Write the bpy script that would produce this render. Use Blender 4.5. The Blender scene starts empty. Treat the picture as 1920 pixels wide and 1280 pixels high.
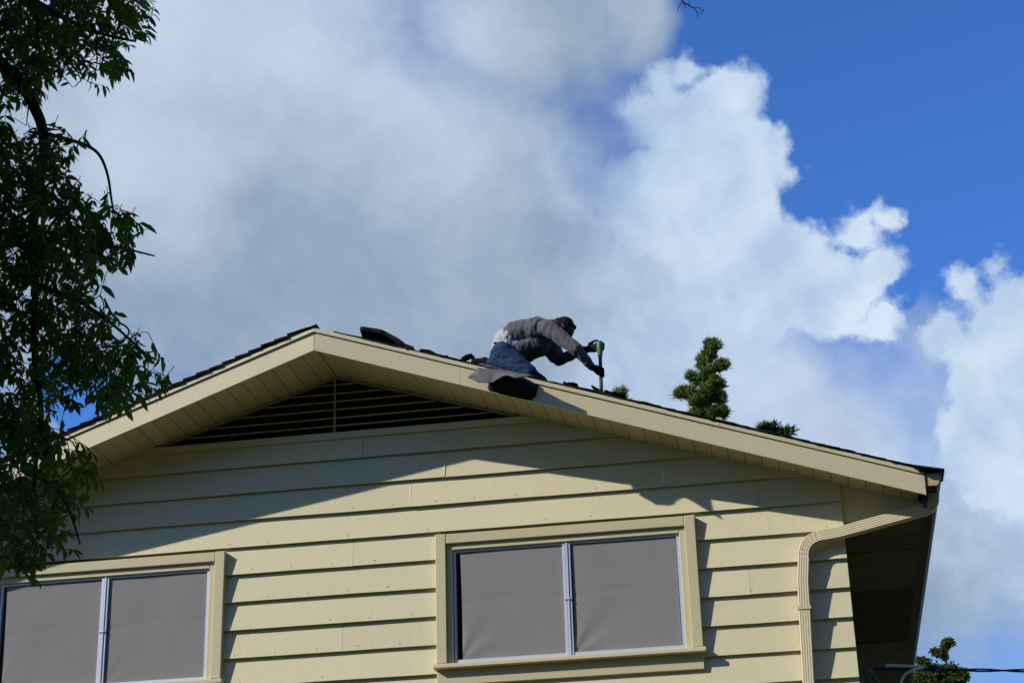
import bpy, bmesh, math, random
import numpy as np
from mathutils import Vector, Matrix, noise as mnoise

random.seed(7); rng = np.random.default_rng(7)
scene = bpy.context.scene
C = scene.collection

# ------------------------------------------------------------------ camera
cam_d = bpy.data.cameras.new('camera'); cam = bpy.data.objects.new('camera', cam_d); C.objects.link(cam)
YAW, PIT, ROL = -0.1625, 0.3958, -0.0291
fw = Vector((math.sin(YAW)*math.cos(PIT), math.cos(YAW)*math.cos(PIT), math.sin(PIT)))
rt = Vector((math.cos(YAW), -math.sin(YAW), 0)); up = rt.cross(fw)
r2 = rt*math.cos(ROL)+up*math.sin(ROL); u2 = up*math.cos(ROL)-rt*math.sin(ROL)
cam.matrix_world = Matrix(((r2.x, u2.x, -fw.x, 4.5856), (r2.y, u2.y, -fw.y, -16.7249), (r2.z, u2.z, -fw.z, 1.650), (0, 0, 0, 1)))
cam_d.sensor_width = 36; cam_d.sensor_fit = 'HORIZONTAL'; cam_d.lens = 63.39
cam_d.clip_start = 0.1; cam_d.clip_end = 3000
scene.camera = cam
scene.cycles.max_bounces = 6; scene.cycles.diffuse_bounces = 3; scene.cycles.glossy_bounces = 2; scene.cycles.transmission_bounces = 3
scene.render.resolution_x = 1024; scene.render.resolution_y = 682

# ------------------------------------------------------------------ light and exposure
scene.view_settings.view_transform = 'Standard'; scene.view_settings.look = 'None'
scene.view_settings.gamma = 1; scene.view_settings.use_curve_mapping = False
scene.view_settings.exposure = 0.0
SUN_TRAVEL = Vector((1.745, 1.0, -1.198)).normalized()
SUN_EL = math.asin(-SUN_TRAVEL.z)
sun_d = bpy.data.lights.new('sun', 'SUN'); sun = bpy.data.objects.new('sun', sun_d); C.objects.link(sun)
sun_d.energy = 5.0; sun_d.angle = math.radians(0.55); sun_d.color = (1.0, 0.955, 0.91)
sun.rotation_euler = SUN_TRAVEL.to_track_quat('-Z', 'Y').to_euler(); sun.location = (-20, -14, 20)

world = bpy.data.worlds.new('World'); scene.world = world; world.use_nodes = True
def build_sky():
    nt = world.node_tree; nt.nodes.clear(); L = nt.links
    def nd(t): return nt.nodes.new(t)
    def put(sock, v):
        if isinstance(v, (int, float)): sock.default_value = v
        elif isinstance(v, tuple): sock.default_value = v
        else: L.new(v, sock)
    def M(op, a, b=0.0, c=0.0, clamp=False):
        n = nd('ShaderNodeMath'); n.operation = op; n.use_clamp = clamp
        put(n.inputs[0], a); put(n.inputs[1], b); put(n.inputs[2], c); return n.outputs[0]
    def V(op, a, b=(0, 0, 0), s=None):
        n = nd('ShaderNodeVectorMath'); n.operation = op
        put(n.inputs[0], a); put(n.inputs[1], b)
        if s is not None: put(n.inputs[3], s)
        return n.outputs['Value'] if op in ('DISTANCE', 'LENGTH', 'DOT_PRODUCT') else n.outputs[0]
    def NZ(vec, scale, detail, rough=0.55, col=False):
        n = nd('ShaderNodeTexNoise'); put(n.inputs['Vector'], vec); n.inputs['Scale'].default_value = scale
        n.inputs['Detail'].default_value = detail; n.inputs['Roughness'].default_value = rough
        return n.outputs['Color'] if col else n.outputs['Fac']
    def SS(v, a, b):
        n = nd('ShaderNodeMapRange'); n.interpolation_type = 'SMOOTHSTEP'; put(n.inputs[0], v)
        n.inputs[1].default_value = a; n.inputs[2].default_value = b; return n.outputs[0]
    def MIX(f, a, b):
        n = nd('ShaderNodeMix'); n.data_type = 'RGBA'; put(n.inputs[0], f); put(n.inputs[6], a); put(n.inputs[7], b); return n.outputs[2]
    def blobs(vec, lst, k=0.25, R0=None):
        out = None
        for x, y, z, r in lst:
            d = M('MULTIPLY_ADD', V('DISTANCE', vec, (x, y, z)), -1.0/(R0 or r), r/(R0 or r))
            if out is None: out = d
            else: out = M('SMOOTH_MAX', out, d, k)
        return out
    def col(r, g, b, k=10.0): return (r*k, g*k, b*k, 1)
    tc = nd('ShaderNodeTexCoord'); d = V('NORMALIZE', tc.outputs['Generated'])
    w1 = V('SCALE', V('SUBTRACT', NZ(d, 16, 4, 0.6, True), (0.5, 0.5, 0.5)), s=0.030)
    w2 = V('SCALE', V('SUBTRACT', NZ(d, 62, 4, 0.62, True), (0.5, 0.5, 0.5)), s=0.0110)
    dw = V('ADD', d, V('ADD', w1, w2))
    wl = V('SCALE', V('SUBTRACT', NZ(d, 5, 4, 0.6, True), (0.5, 0.5, 0.5)), s=0.10)
    ds = V('ADD', d, wl)
    n_mid = NZ(ds, 11, 6, 0.58); n_lo = NZ(d, 5.5, 3, 0.5); n_hi = NZ(dw, 42, 5, 0.6)
    cum = [(-0.0391, 0.8585, 0.5114, 0.0174), (-0.0523, 0.8587, 0.5098, 0.0145), (-0.0232, 0.8671, 0.4975, 0.0232), (-0.0108, 0.8663, 0.4995, 0.0122), (-0.0532, 0.8703, 0.4897, 0.029), (-0.0257, 0.8797, 0.4748, 0.0319), (-0.0032, 0.8839, 0.4677, 0.0203), (0.0091, 0.8874, 0.4609, 0.0116), (-0.07, 0.8656, 0.4959, 0.0174), (-0.0603, 0.8903, 0.4514, 0.0377), (-0.0203, 0.8962, 0.4432, 0.0319), (0.0069, 0.9052, 0.4249, 0.0261), (0.0229, 0.9044, 0.426, 0.0145), (0.0419, 0.9022, 0.4293, 0.0174), (0.058, 0.8994, 0.4333, 0.0139), (0.0515, 0.9107, 0.4098, 0.0188), (0.0249, 0.9153, 0.4019, 0.0319), (-0.018, 0.9126, 0.4084, 0.0406), (0.0545, 0.9222, 0.3828, 0.0145)]
    cumR = [(0.1126, 0.9086, 0.4023, 0.0122), (0.0954, 0.913, 0.3966, 0.0145), (0.1213, 0.9234, 0.3641, 0.0319), (0.1069, 0.9327, 0.3445, 0.0319), (0.1265, 0.9387, 0.3206, 0.0551), (0.0856, 0.9257, 0.3685, 0.0174), (0.122, 0.9147, 0.3852, 0.0174)]
    veil = [(-0.3378, 0.8147, 0.4713, 0.2174), (-0.2189, 0.8722, 0.4374, 0.1739), (-0.1202, 0.8359, 0.5356, 0.0667), (-0.094, 0.9199, 0.3807, 0.1217), (-0.0026, 0.9447, 0.328, 0.0957), (0.0882, 0.9587, 0.2704, 0.0957)]
    neg = [(0.0567, 0.8515, 0.5212, 0.0986), (0.1151, 0.8812, 0.4586, 0.0754), (0.0757, 0.9126, 0.4017, 0.0174), (-0.3856, 0.8564, 0.3433, 0.019)]
    light = [(-0.307, 0.7876, 0.5343, 0.0754), (-0.2468, 0.8156, 0.5233, 0.0754), (-0.1937, 0.8429, 0.502, 0.058), (-0.3309, 0.8215, 0.4643, 0.0464), (0.0063, 0.9328, 0.3603, 0.087), (-0.154, 0.8267, 0.5412, 0.0377)]
    thin = [(0.0465, 0.9321, 0.3593, 0.0377), (0.0208, 0.9432, 0.3316, 0.029), (0.0703, 0.9471, 0.3133, 0.0261), (-0.1058, 0.8519, 0.5128, 0.0203)]
    bank = [(-0.0803, 0.8999, 0.4287, 0.0435), (-0.0547, 0.9183, 0.3921, 0.0551), (-0.0125, 0.9267, 0.3755, 0.0493), (-0.0929, 0.8892, 0.448, 0.0319), (-0.0813, 0.9291, 0.3608, 0.058), (-0.0102, 0.9405, 0.3396, 0.0406), (-0.1055, 0.878, 0.4669, 0.0232), (-0.0369, 0.9053, 0.4233, 0.0464), (0.1066, 0.9518, 0.2877, 0.0493), (0.1077, 0.9631, 0.2467, 0.0435), (0.0888, 0.9397, 0.3304, 0.0348), (0.0235, 0.9331, 0.3588, 0.0319), (0.0548, 0.9429, 0.3285, 0.0348), (0.0421, 0.9268, 0.3733, 0.0174)]
    sky = nd('ShaderNodeTexSky'); sky.sky_type = 'NISHITA'; sky.sun_disc = False
    sky.sun_elevation = SUN_EL
    sky.sun_rotation = math.atan2(-SUN_TRAVEL.x, -SUN_TRAVEL.y)
    sky.air_density = 1.0; sky.dust_density = 0.3; sky.ozone_density = 2.0
    tint = nd('ShaderNodeMix'); tint.data_type = 'RGBA'; tint.blend_type = 'MULTIPLY'; tint.inputs[0].default_value = 1
    L.new(sky.outputs[0], tint.inputs[6]); tint.inputs[7].default_value = (0.50, 1.0, 1.84, 1)
    base = tint.outputs[2]
    # veil of grey stratocumulus, open towards the upper right, broken elsewhere
    fneg = SS(blobs(ds, neg, 0.2), -0.12, 0.35)
    gen = M('MULTIPLY', M('SUBTRACT', n_lo, 0.55), 4.0)
    f = M('MAXIMUM', blobs(ds, veil, 0.3), gen)
    f = M('ADD', f, M('MULTIPLY', M('SUBTRACT', n_mid, 0.5), 0.9))
    f = M('SUBTRACT', f, M('MULTIPLY', fneg, 1.6))
    f = M('SUBTRACT', f, M('MULTIPLY', SS(blobs(ds, thin, 0.3), -0.5, 0.8), 0.15))
    a_v = SS(f, -0.25, 0.60)
    n_fine = NZ(dw, 30, 5, 0.62)
    tx = M('ADD', M('MULTIPLY', M('SUBTRACT', n_mid, 0.5), 2.1), M('MULTIPLY', M('SUBTRACT', n_fine, 0.5), 0.9))
    lt = SS(M('ADD', M('MAXIMUM', M('MULTIPLY', blobs(ds, light, 0.5), 0.8), -0.45), M('MULTIPLY', tx, 0.85)), -0.95, 1.05)
    c_v = MIX(lt, col(0.262, 0.362, 0.488), col(0.55, 0.66, 0.82))
    c_v = MIX(M('MULTIPLY', SS(n_lo, 0.38, 0.62), 0.12), c_v, col(0.36, 0.43, 0.54))
    a_b = M('MULTIPLY', SS(M('ADD', blobs(ds, bank, 0.35, 0.05), M('MULTIPLY', tx, 0.45)), -0.35, 0.85), 0.85)
    c_v = MIX(a_b, c_v, MIX(SS(tx, -0.4, 0.4), col(0.40, 0.53, 0.74), col(0.55, 0.68, 0.86)))
    a_v = M('MAXIMUM', a_v, M('MULTIPLY', a_b, 0.9))
    # bright cumulus heads
    bc = M('SMOOTH_MAX', blobs(dw, cum, 0.30, 0.030), blobs(dw, cumR, 0.30, 0.030), 0.2)
    fc = M('ADD', bc, M('MULTIPLY', M('SUBTRACT', n_hi, 0.5), 0.75))
    fc = M('ADD', fc, M('MULTIPLY', M('SUBTRACT', NZ(ds, 24, 4, 0.55), 0.5), 0.9))
    a_c = SS(fc, 0.0, 0.30)
    a_s = M('MULTIPLY', SS(fc, -0.25, 1.1), 0.8)
    lit = M('ADD', 0.5, M('MULTIPLY', M('SUBTRACT', NZ(dw, 17, 4, 0.5), NZ(V('ADD', dw, (-0.012, 0.0, 0.012)), 17, 4, 0.5)), 3.2))
    lit = M('ADD', lit, M('MULTIPLY', M('SUBTRACT', n_mid, 0.5), 1.1), clamp=True)
    c_c = MIX(lit, col(0.45, 0.59, 0.80), col(0.66, 0.79, 0.93))
    soft = SS(V('DOT_PRODUCT', d, (0.958, 0.14, 0.25)), 0.130, 0.235)
    a_c = M('MULTIPLY_ADD', soft, M('SUBTRACT', a_c, a_s), a_s)
    out = MIX(a_v, base, c_v)
    out = MIX(a_c, out, c_c)
    bg = nd('ShaderNodeBackground'); bg.inputs['Strength'].default_value = 0.1; L.new(out, bg.inputs['Color'])
    o = nd('ShaderNodeOutputWorld'); L.new(bg.outputs[0], o.inputs['Surface'])
build_sky()

# ------------------------------------------------------------------ helpers
def tag(o, label=None, cat=None, group=None, kind=None):
    if label: o['label'] = label
    if cat: o['category'] = cat
    if group: o['group'] = group
    if kind: o['kind'] = kind
    return o
def empty(name, loc=(0, 0, 0), label=None, cat=None, group=None):
    o = bpy.data.objects.new(name, None); C.objects.link(o); o.location = loc; o.empty_display_size = 0.2
    return tag(o, label, cat, group)
def link(name, me, parent=None):
    o = bpy.data.objects.new(name, me); C.objects.link(o)
    if parent is not None:
        o.parent = parent
        pl = Vector((0, 0, 0)); q = parent
        while q is not None: pl += q.location; q = q.parent
        o.location = -pl            # meshes below are written in world coordinates
    return o
def mesh(name, vs, fs, mat, smooth=False):
    me = bpy.data.meshes.new(name); me.from_pydata([tuple(v) for v in vs], [], fs); me.update()
    if mat: me.materials.append(mat)
    if smooth: me.shade_smooth()
    return me
def obj(name, vs, fs, mat, parent=None, smooth=False, bevel=0.0):
    if bevel:
        bm = bmesh.new(); bv = [bm.verts.new(v) for v in vs]
        for f in fs: bm.faces.new([bv[i] for i in f])
        bmesh.ops.recalc_face_normals(bm, faces=bm.faces)
        bmesh.ops.bevel(bm, geom=list(bm.edges), offset=bevel, segments=1, affect='EDGES', profile=0.5)
        me = bpy.data.meshes.new(name); bm.to_mesh(me); bm.free(); me.materials.append(mat)
    else: me = mesh(name, vs, fs, mat, smooth)
    return link(name, me, parent)
BF = [(0, 3, 2, 1), (4, 5, 6, 7), (0, 1, 5, 4), (1, 2, 6, 5), (2, 3, 7, 6), (3, 0, 4, 7)]
def bx(x0, x1, y0, y1, z0, z1):
    return [(x0, y0, z0), (x1, y0, z0), (x1, y1, z0), (x0, y1, z0), (x0, y0, z1), (x1, y0, z1), (x1, y1, z1), (x0, y1, z1)], BF
def box(name, x0, x1, y0, y1, z0, z1, mat, parent=None, bevel=0.0):
    return obj(name, *bx(x0, x1, y0, y1, z0, z1), mat, parent, bevel=bevel)
class MB:
    def __init__(s): s.v = []; s.f = []
    def add(s, vs, fs):
        o = len(s.v); s.v += [tuple(v) for v in vs]; s.f += [tuple(i+o for i in f) for f in fs]; return s
    def box(s, *a): return s.add(*bx(*a))
    def tube(s, pts, rad, n=6, cap=True):
        pts = [Vector(p) for p in pts]
        if not hasattr(rad, '__len__'): rad = [rad]*len(pts)
        vs = []; fs = []; ref = Vector((0.31, 0.52, 0.79))
        for i, p in enumerate(pts):
            t = (pts[min(i+1, len(pts)-1)]-pts[max(i-1, 0)]).normalized()
            a = t.cross(ref).normalized(); b = t.cross(a)
            for k in range(n):
                an = 2*math.pi*k/n; vs.append(p+(a*math.cos(an)+b*math.sin(an))*rad[i])
        for i in range(len(pts)-1):
            for k in range(n):
                fs.append((i*n+k, i*n+(k+1) % n, (i+1)*n+(k+1) % n, (i+1)*n+k))
        if cap: fs.append(tuple(range(n-1, -1, -1))); fs.append(tuple((len(pts)-1)*n+k for k in range(n)))
        return s.add(vs, fs)
    def obj(s, name, mat, parent=None, smooth=False): return obj(name, s.v, s.f, mat, parent, smooth)
def chaikin(pts, it=2):
    pts = [Vector(p) for p in pts]
    for _ in range(it):
        o = [pts[0]]
        for a, b in zip(pts[:-1], pts[1:]): o += [a*0.75+b*0.25, a*0.25+b*0.75]
        o.append(pts[-1]); pts = o
    return pts

# ------------------------------------------------------------------ materials
def material(name, color, rough=0.7, var=0.08, scale=(3, 3, 3), bump=0.0, bscale=(40, 40, 40), spec=0.3, metal=0.0,
             fine=0.0, fscale=(60, 60, 60), spots=0.0, obj_var=0.0, trans=0.0, tcol=None, sheen=0.0):
    m = bpy.data.materials.new(name); m.use_nodes = True; nt = m.node_tree; L = nt.links
    p = nt.nodes['Principled BSDF']
    p.inputs['Roughness'].default_value = rough; p.inputs['Specular IOR Level'].default_value = spec
    p.inputs['Metallic'].default_value = metal
    if sheen: p.inputs['Sheen Weight'].default_value = sheen
    g = nt.nodes.new('ShaderNodeNewGeometry')
    def nz(sc, det=5, rg=0.6):
        mp = nt.nodes.new('ShaderNodeVectorMath'); mp.operation = 'MULTIPLY'; L.new(g.outputs['Position'], mp.inputs[0]); mp.inputs[1].default_value = sc
        n = nt.nodes.new('ShaderNodeTexNoise'); n.inputs['Scale'].default_value = 1; n.inputs['Detail'].default_value = det
        n.inputs['Roughness'].default_value = rg; L.new(mp.outputs[0], n.inputs['Vector']); return n.outputs['Fac']
    def mth(op, a, b):
        n = nt.nodes.new('ShaderNodeMath'); n.operation = op
        for s, v in zip(n.inputs, (a, b)):
            if isinstance(v, (int, float)): s.default_value = v
            else: L.new(v, s)
        return n.outputs[0]
    val = mth('ADD', 1.0, mth('MULTIPLY', mth('SUBTRACT', nz(scale), 0.5), 2*var))
    if fine: val = mth('ADD', val, mth('MULTIPLY', mth('SUBTRACT', nz(fscale, 4, 0.65), 0.5), 2*fine))
    if obj_var:
        oi = nt.nodes.new('ShaderNodeObjectInfo'); val = mth('ADD', val, mth('MULTIPLY', mth('SUBTRACT', oi.outputs['Random'], 0.5), 2*obj_var))
    if spots:
        sp = nt.nodes.new('ShaderNodeMapRange'); L.new(nz((13, 13, 9), 8, 0.8), sp.inputs[0]); sp.inputs[1].default_value = 0.67; sp.inputs[2].default_value = 0.74
        val = mth('MULTIPLY', val, mth('SUBTRACT', 1.0, mth('MULTIPLY', sp.outputs[0], spots)))
    cm = nt.nodes.new('ShaderNodeVectorMath'); cm.operation = 'SCALE'; cm.inputs[0].default_value = color; L.new(val, cm.inputs[3])
    L.new(cm.outputs[0], p.inputs['Base Color'])
    if bump:
        b = nt.nodes.new('ShaderNodeBump'); b.inputs['Strength'].default_value = 1.0; b.inputs['Distance'].default_value = bump
        L.new(nz(bscale, 5, 0.6), b.inputs['Height']); L.new(b.outputs[0], p.inputs['Normal'])
    if trans:
        tr = nt.nodes.new('ShaderNodeBsdfTranslucent'); tr.inputs['Color'].default_value = (*(tcol or color), 1)
        mx = nt.nodes.new('ShaderNodeMixShader'); mx.inputs[0].default_value = trans
        L.new(p.outputs[0], mx.inputs[1]); L.new(tr.outputs[0], mx.inputs[2]); L.new(mx.outputs[0], nt.nodes['Material Output'].inputs['Surface'])
    return m
WALL = (0.60, 0.540, 0.325)
m_siding = material('siding_paint', WALL, 0.6, 0.05, (1.2, 1.2, 3), 0.0013, (85, 85, 2.4), 0.3, fine=0.08, fscale=(45, 45, 1.3), spots=0.25, obj_var=0.045)
m_slat = material('shaded_slat_paint', (0.42, 0.37, 0.235), 0.8, 0.15, (6, 6, 6), spec=0.15, fine=0.1)  # same paint as the wall, darkened to put in the vent's shade
m_trim = material('trim_paint', (0.52, 0.455, 0.262), 0.55, 0.05, (2, 2, 2), 0.0012, (20, 20, 20), 0.4, fine=0.03, fscale=(25, 25, 25), spots=0.15, obj_var=0.02)
m_fascia = material('fascia_paint', (0.575, 0.50, 0.30), 0.6, 0.11, (1.6, 2, 2.5), 0.0012, (14, 30, 60), 0.35, fine=0.03, fscale=(8, 30, 60), spots=0.15, obj_var=0.03)
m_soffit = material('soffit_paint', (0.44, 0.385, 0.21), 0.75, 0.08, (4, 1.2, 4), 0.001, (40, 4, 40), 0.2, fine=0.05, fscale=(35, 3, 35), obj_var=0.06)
m_shingle = material('asphalt_shingle', (0.012, 0.011, 0.0105), 0.95, 0.35, (20, 20, 20), 0.003, (160, 160, 160), 0.1, fine=0.3, fscale=(200, 200, 200), obj_var=0.25)
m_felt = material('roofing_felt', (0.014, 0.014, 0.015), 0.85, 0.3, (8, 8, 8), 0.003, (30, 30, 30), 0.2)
m_backing = material('grey_felt_face', (0.118, 0.110, 0.106), 0.9, 0.18, (9, 9, 9), 0.004, (26, 26, 26), 0.1, fine=0.12, fscale=(60, 60, 60), spots=0.3)
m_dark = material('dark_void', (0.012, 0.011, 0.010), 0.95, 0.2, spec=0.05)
m_alu = material('aluminium_frame', (0.62, 0.66, 0.72), 0.38, 0.06, (6, 6, 6), spec=0.5, metal=0.35)
m_screen = material('solar_screen', (0.225, 0.216, 0.203), 0.9, 0.06, (2.0, 2.0, 1.1), 0.0008, (300, 300, 300), 0.1, fine=0.07, fscale=(30, 30, 5), spots=0.1)
m_glass = material('window_glass', (0.01, 0.012, 0.015), 0.08, 0.0, spec=0.6)
m_metal = material('painted_metal', (0.56, 0.49, 0.30), 0.45, 0.05, (5, 5, 2), spec=0.45, fine=0.03)
m_gutter = material('gutter_metal', (0.40, 0.36, 0.19), 0.5, 0.14, (10, 3, 10), spec=0.4, fine=0.08, spots=0.4)
m_eave = material('dark_eave_board', (0.105, 0.088, 0.052), 0.85, 0.2, (2, 6, 2), 0.001, (4, 30, 4), 0.15, fine=0.1, fscale=(3, 40, 3), obj_var=0.1)  # dark brown base for the eave soffit boards
m_gutdark = material('dark_gutter_metal', (0.045, 0.040, 0.026), 0.6, 0.2, (8, 2, 8), spec=0.25, spots=0.3)  # dark brown base with spots, for gutter body and eave fascia
m_wood = material('roof_deck_wood', (0.23, 0.17, 0.11), 0.85, 0.2, (12, 1, 12))
m_bark = material('bark', (0.045, 0.036, 0.028), 0.95, 0.3, (14, 14, 5), 0.01, (30, 30, 8), 0.1)
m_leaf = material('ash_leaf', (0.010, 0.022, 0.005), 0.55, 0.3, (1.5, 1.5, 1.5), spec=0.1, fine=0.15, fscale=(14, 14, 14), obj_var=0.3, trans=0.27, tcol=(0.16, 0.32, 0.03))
m_jun = material('juniper_foliage', (0.140, 0.180, 0.038), 0.8, 0.35, (2.5, 2.5, 2.5), spec=0.15, fine=0.2, fscale=(9, 9, 9), trans=0.15, tcol=(0.12, 0.17, 0.02))
m_jun2 = material('cedar_foliage', (0.022, 0.045, 0.018), 0.8, 0.3, (2.5, 2.5, 2.5), spec=0.15)
m_broad = material('oak_foliage', (0.055, 0.085, 0.018), 0.6, 0.4, (2.2, 2.2, 2.2), spec=0.25, trans=0.3, tcol=(0.14, 0.20, 0.03))
m_grass = material('lawn', (0.145, 0.130, 0.058), 0.95, 0.3, (0.6, 0.6, 0.6), fine=0.3, fscale=(9, 9, 9), spec=0.1)
m_shirt = material('shirt_cloth', (0.088, 0.086, 0.100), 0.95, 0.12, (7, 7, 7), 0.010, (34, 12, 10), 0.1, fine=0.1, sheen=0.1)
m_white = material('white_cotton', (0.36, 0.345, 0.34), 0.9, 0.08, (9, 9, 9), 0.010, (30, 30, 30), 0.1)
m_jean = material('denim', (0.022, 0.045, 0.095), 0.9, 0.25, (9, 9, 9), 0.010, (16, 10, 40), 0.1, fine=0.3, fscale=(20, 12, 50))
m_black = material('black_cloth', (0.012, 0.012, 0.014), 0.9, 0.2, (9, 9, 9), 0.006, (40, 40, 40), 0.1)
m_skin = material('skin', (0.060, 0.034, 0.024), 0.55, 0.08, (14, 14, 14), 0.001, (120, 120, 120), 0.35)
m_green = material('green_grip', (0.055, 0.125, 0.035), 0.5, 0.1, (30, 30, 30), spec=0.4)
m_steel = material('worn_steel', (0.07, 0.050, 0.044), 0.6, 0.3, (30, 30, 9), spec=0.3, metal=0.2)
m_cable = material('black_cable', (0.012, 0.013, 0.018), 0.6, 0.1, spec=0.3)
m_whitepl = material('white_plastic', (0.62, 0.60, 0.52), 0.5, 0.08, (10, 10, 10), spec=0.4)
m_greypl = material('grey_metal_box', (0.10, 0.10, 0.09), 0.6, 0.1, (10, 10, 10), spec=0.4)

# ------------------------------------------------------------------ ground
gb = bmesh.new(); bmesh.ops.create_grid(gb, x_segments=40, y_segments=40, size=900)
gm = bpy.data.meshes.new('ground'); gb.to_mesh(gm); gb.free(); gm.materials.append(m_grass)
ground = link('ground', gm); tag(ground, 'grass lawn around the house', None, None, 'structure')

# ------------------------------------------------------------------ house
SL = 0.3193; TH = math.atan(SL); CT, ST = math.cos(TH), math.sin(TH)
XC = 4.966; XE = 5.735; YB = 9.0
def yf(x): return -(0.843-0.0729*abs(x))      # face of the fascia: the gable ends in a shallow prow
ZS = 8.528           # soffit underside at the ridge
ZFB, ZFT, ZM = 8.478, 8.668, 8.712
house = empty('house', (0, 0, 0), 'cream lap-sided gabled house with its roof being stripped', 'house')
def wob(i, s, a): return a*mnoise.noise(Vector((i*0.77+s*3.1, s*1.7, 0.3)))

# front wall: sheathing with the boards lapped over it
win_x = [(-3.637, -1.100), (1.040, 3.577)]
sh = MB()
def gable_top(x): return ZS+0.015-SL*abs(x)
cuts = [-XC, -3.56, -1.18, 0, 1.12, 3.50, XC]
for a, b in zip(cuts[:-1], cuts[1:]):
    hole = (a, b) in ((-3.56, -1.18), (1.12, 3.50))
    def pan(z0, za, zb):
        sh.add([(a, .006, z0), (b, .006, z0), (b, .006, zb), (a, .006, za), (a, .10, z0), (b, .10, z0), (b, .10, zb), (a, .10, za)],
               [(0, 1, 2, 3), (7, 6, 5, 4), (0, 4, 5, 1), (3, 2, 6, 7), (0, 3, 7, 4), (1, 5, 6, 2)])
    if hole: pan(0.0, 5.35, 5.35); pan(6.65, min(7.85, gable_top(a)), min(7.85, gable_top(b)))
    else:
        pan(0.0, min(7.85, gable_top(a)), min(7.85, gable_top(b)))
wall = sh.obj('wall', m_wood, house)
wall['label'] = 'front gable wall of cream lap siding'
T = 0.042
joints = {0: [0.28], 1: [1.13, -3.9, -1.9], 2: [0.78, -4.1, -2.46, 3.3], 3: [-2.55, 4.2], 4: [-3.3, 0.2, 2.6], 5: [], 6: [4.05], 7: [0.1], 8: [], 9: [], 10: [-2.2, 2.4]}
def board(name, xa, xb, z0, z1, side=None, seed=0):
    n = max(2, int((xb-xa)/0.22)); xs = [xa+(xb-xa)*i/n for i in range(n+1)]
    vs = []; fs = []
    for i, x in enumerate(xs):
        zt = z1 if side else min(z1, gable_top(x))
        zt = max(zt, z0+0.003)
        zz = z0+wob(x*1.6, seed, 0.004)+wob(x*7, seed+3, .001); yy = -T+wob(x*0.8+50, seed, 0.006)
        fy = -0.002+(yy+0.002)*(1-(zt-zz)/(z1-z0)) if z1 > z0 else -0.002
        vs += [(x, yy, zz), (x, min(fy, -0.0015), zt), (x, 0.004, zt), (x, yy+0.013, zz)]
    for i in range(n):
        a = i*4; b = a+4
        fs += [(a, b, b+1, a+1), (a+1, b+1, b+2, a+2), (a+3, a+2, b+2, b+3), (a, a+3, b+3, b)]
    fs += [(0, 1, 2, 3), (n*4+3, n*4+2, n*4+1, n*4)]
    if side: vs = [(side*(XC-.038-y), x, z) for x, y, z in vs]
    return obj(name, vs, fs, m_siding, wall if not side else side_wall[side])
for k in range(0, 28):
    z0 = 7.611-0.28*k; z1 = 7.834 if k == 0 else z0+0.31
    if z0 < 0.0: break
    lim = min(XC+0.004, (ZS+0.012-z0)/SL)
    brk = [-lim]+sorted(joints.get(k, [random.uniform(-3, 3)]))+[lim]
    segs = [(a+0.0012, b-0.0012) for a, b in zip(brk[:-1], brk[1:]) if b-a > 0.05]
    if 4 <= k <= 8:
        out = []
        for a, b in segs:
            for wa, wb in win_x:
                wa2, wb2 = wa+0.03, wb-0.03
                if a < wb2 and b > wa2:
                    if a < wa2: out.append((a, wa2))
                    a = max(a, wb2)
            if b-a > 0.03: out.append((a, b))
        segs = out
    for a, b in segs: board('siding_board', a, b, z0, z1, seed=k*7+int(a*10))

m_caulk = material('caulk', (0.72, 0.68, 0.52), 0.5, 0.1, (30, 30, 30))
for k, x, zc, hh in ((1, 1.13, 7.50, .19), (2, .78, 7.205, .22), (3, -2.55, 6.90, .20), (0, .28, 7.70, .16), (2, 3.3, 7.19, .20)):
    z0 = 7.611-.28*k; a = zc-z0; y_ = -T+(T-.002)*min(1, max(0, a/.31))
    b_ = MB(); n_ = 7
    for i in range(n_):
        za = z0+.012+(hh)*i/n_; zb2 = za+hh/n_; ya = -T+(T-.002)*(za-z0)/.31; yb = -T+(T-.002)*(zb2-z0)/.31; w_ = .004+.003*random.random()
        b_.add([(x-w_, ya-.004, za), (x+w_, ya-.004, za), (x+w_, ya+.004, za), (x-w_, ya+.004, za), (x-w_, yb-.004, zb2), (x+w_, yb-.004, zb2), (x+w_, yb+.004, zb2), (x-w_, yb+.004, zb2)], BF)
    b_.obj('caulk_bead', m_caulk, wall)

m_speck = material('nail_rust', (0.16, 0.11, 0.06), 0.8, 0.3, (40, 40, 40))
nh = MB(); rn = random.Random(3)
for k in range(0, 11):
    z0 = 7.611-.28*k; lim = min(XC-.1, (ZS-.35-z0)/SL)
    x = -lim+rn.uniform(.05, .4)
    while x < lim:
        if not (4 <= k <= 8 and any(a-.03 < x < b+.03 for a, b in win_x)) and rn.random() < .6:
            z = z0+rn.uniform(.028, .045); y = -T+(T-.002)*(z-z0)/.31-.0065; r = rn.uniform(.0035, .0065)
            nh.add([(x+r*math.cos(i*1.047), y, z+r*math.sin(i*1.047)) for i in range(6)]+[(x, y-.0015, z)], [(i, (i+1) % 6, 6) for i in range(6)])
        x += .406+rn.uniform(-.03, .03)
tag(nh.obj('nail_heads', m_speck, wall), kind='stuff')

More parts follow.
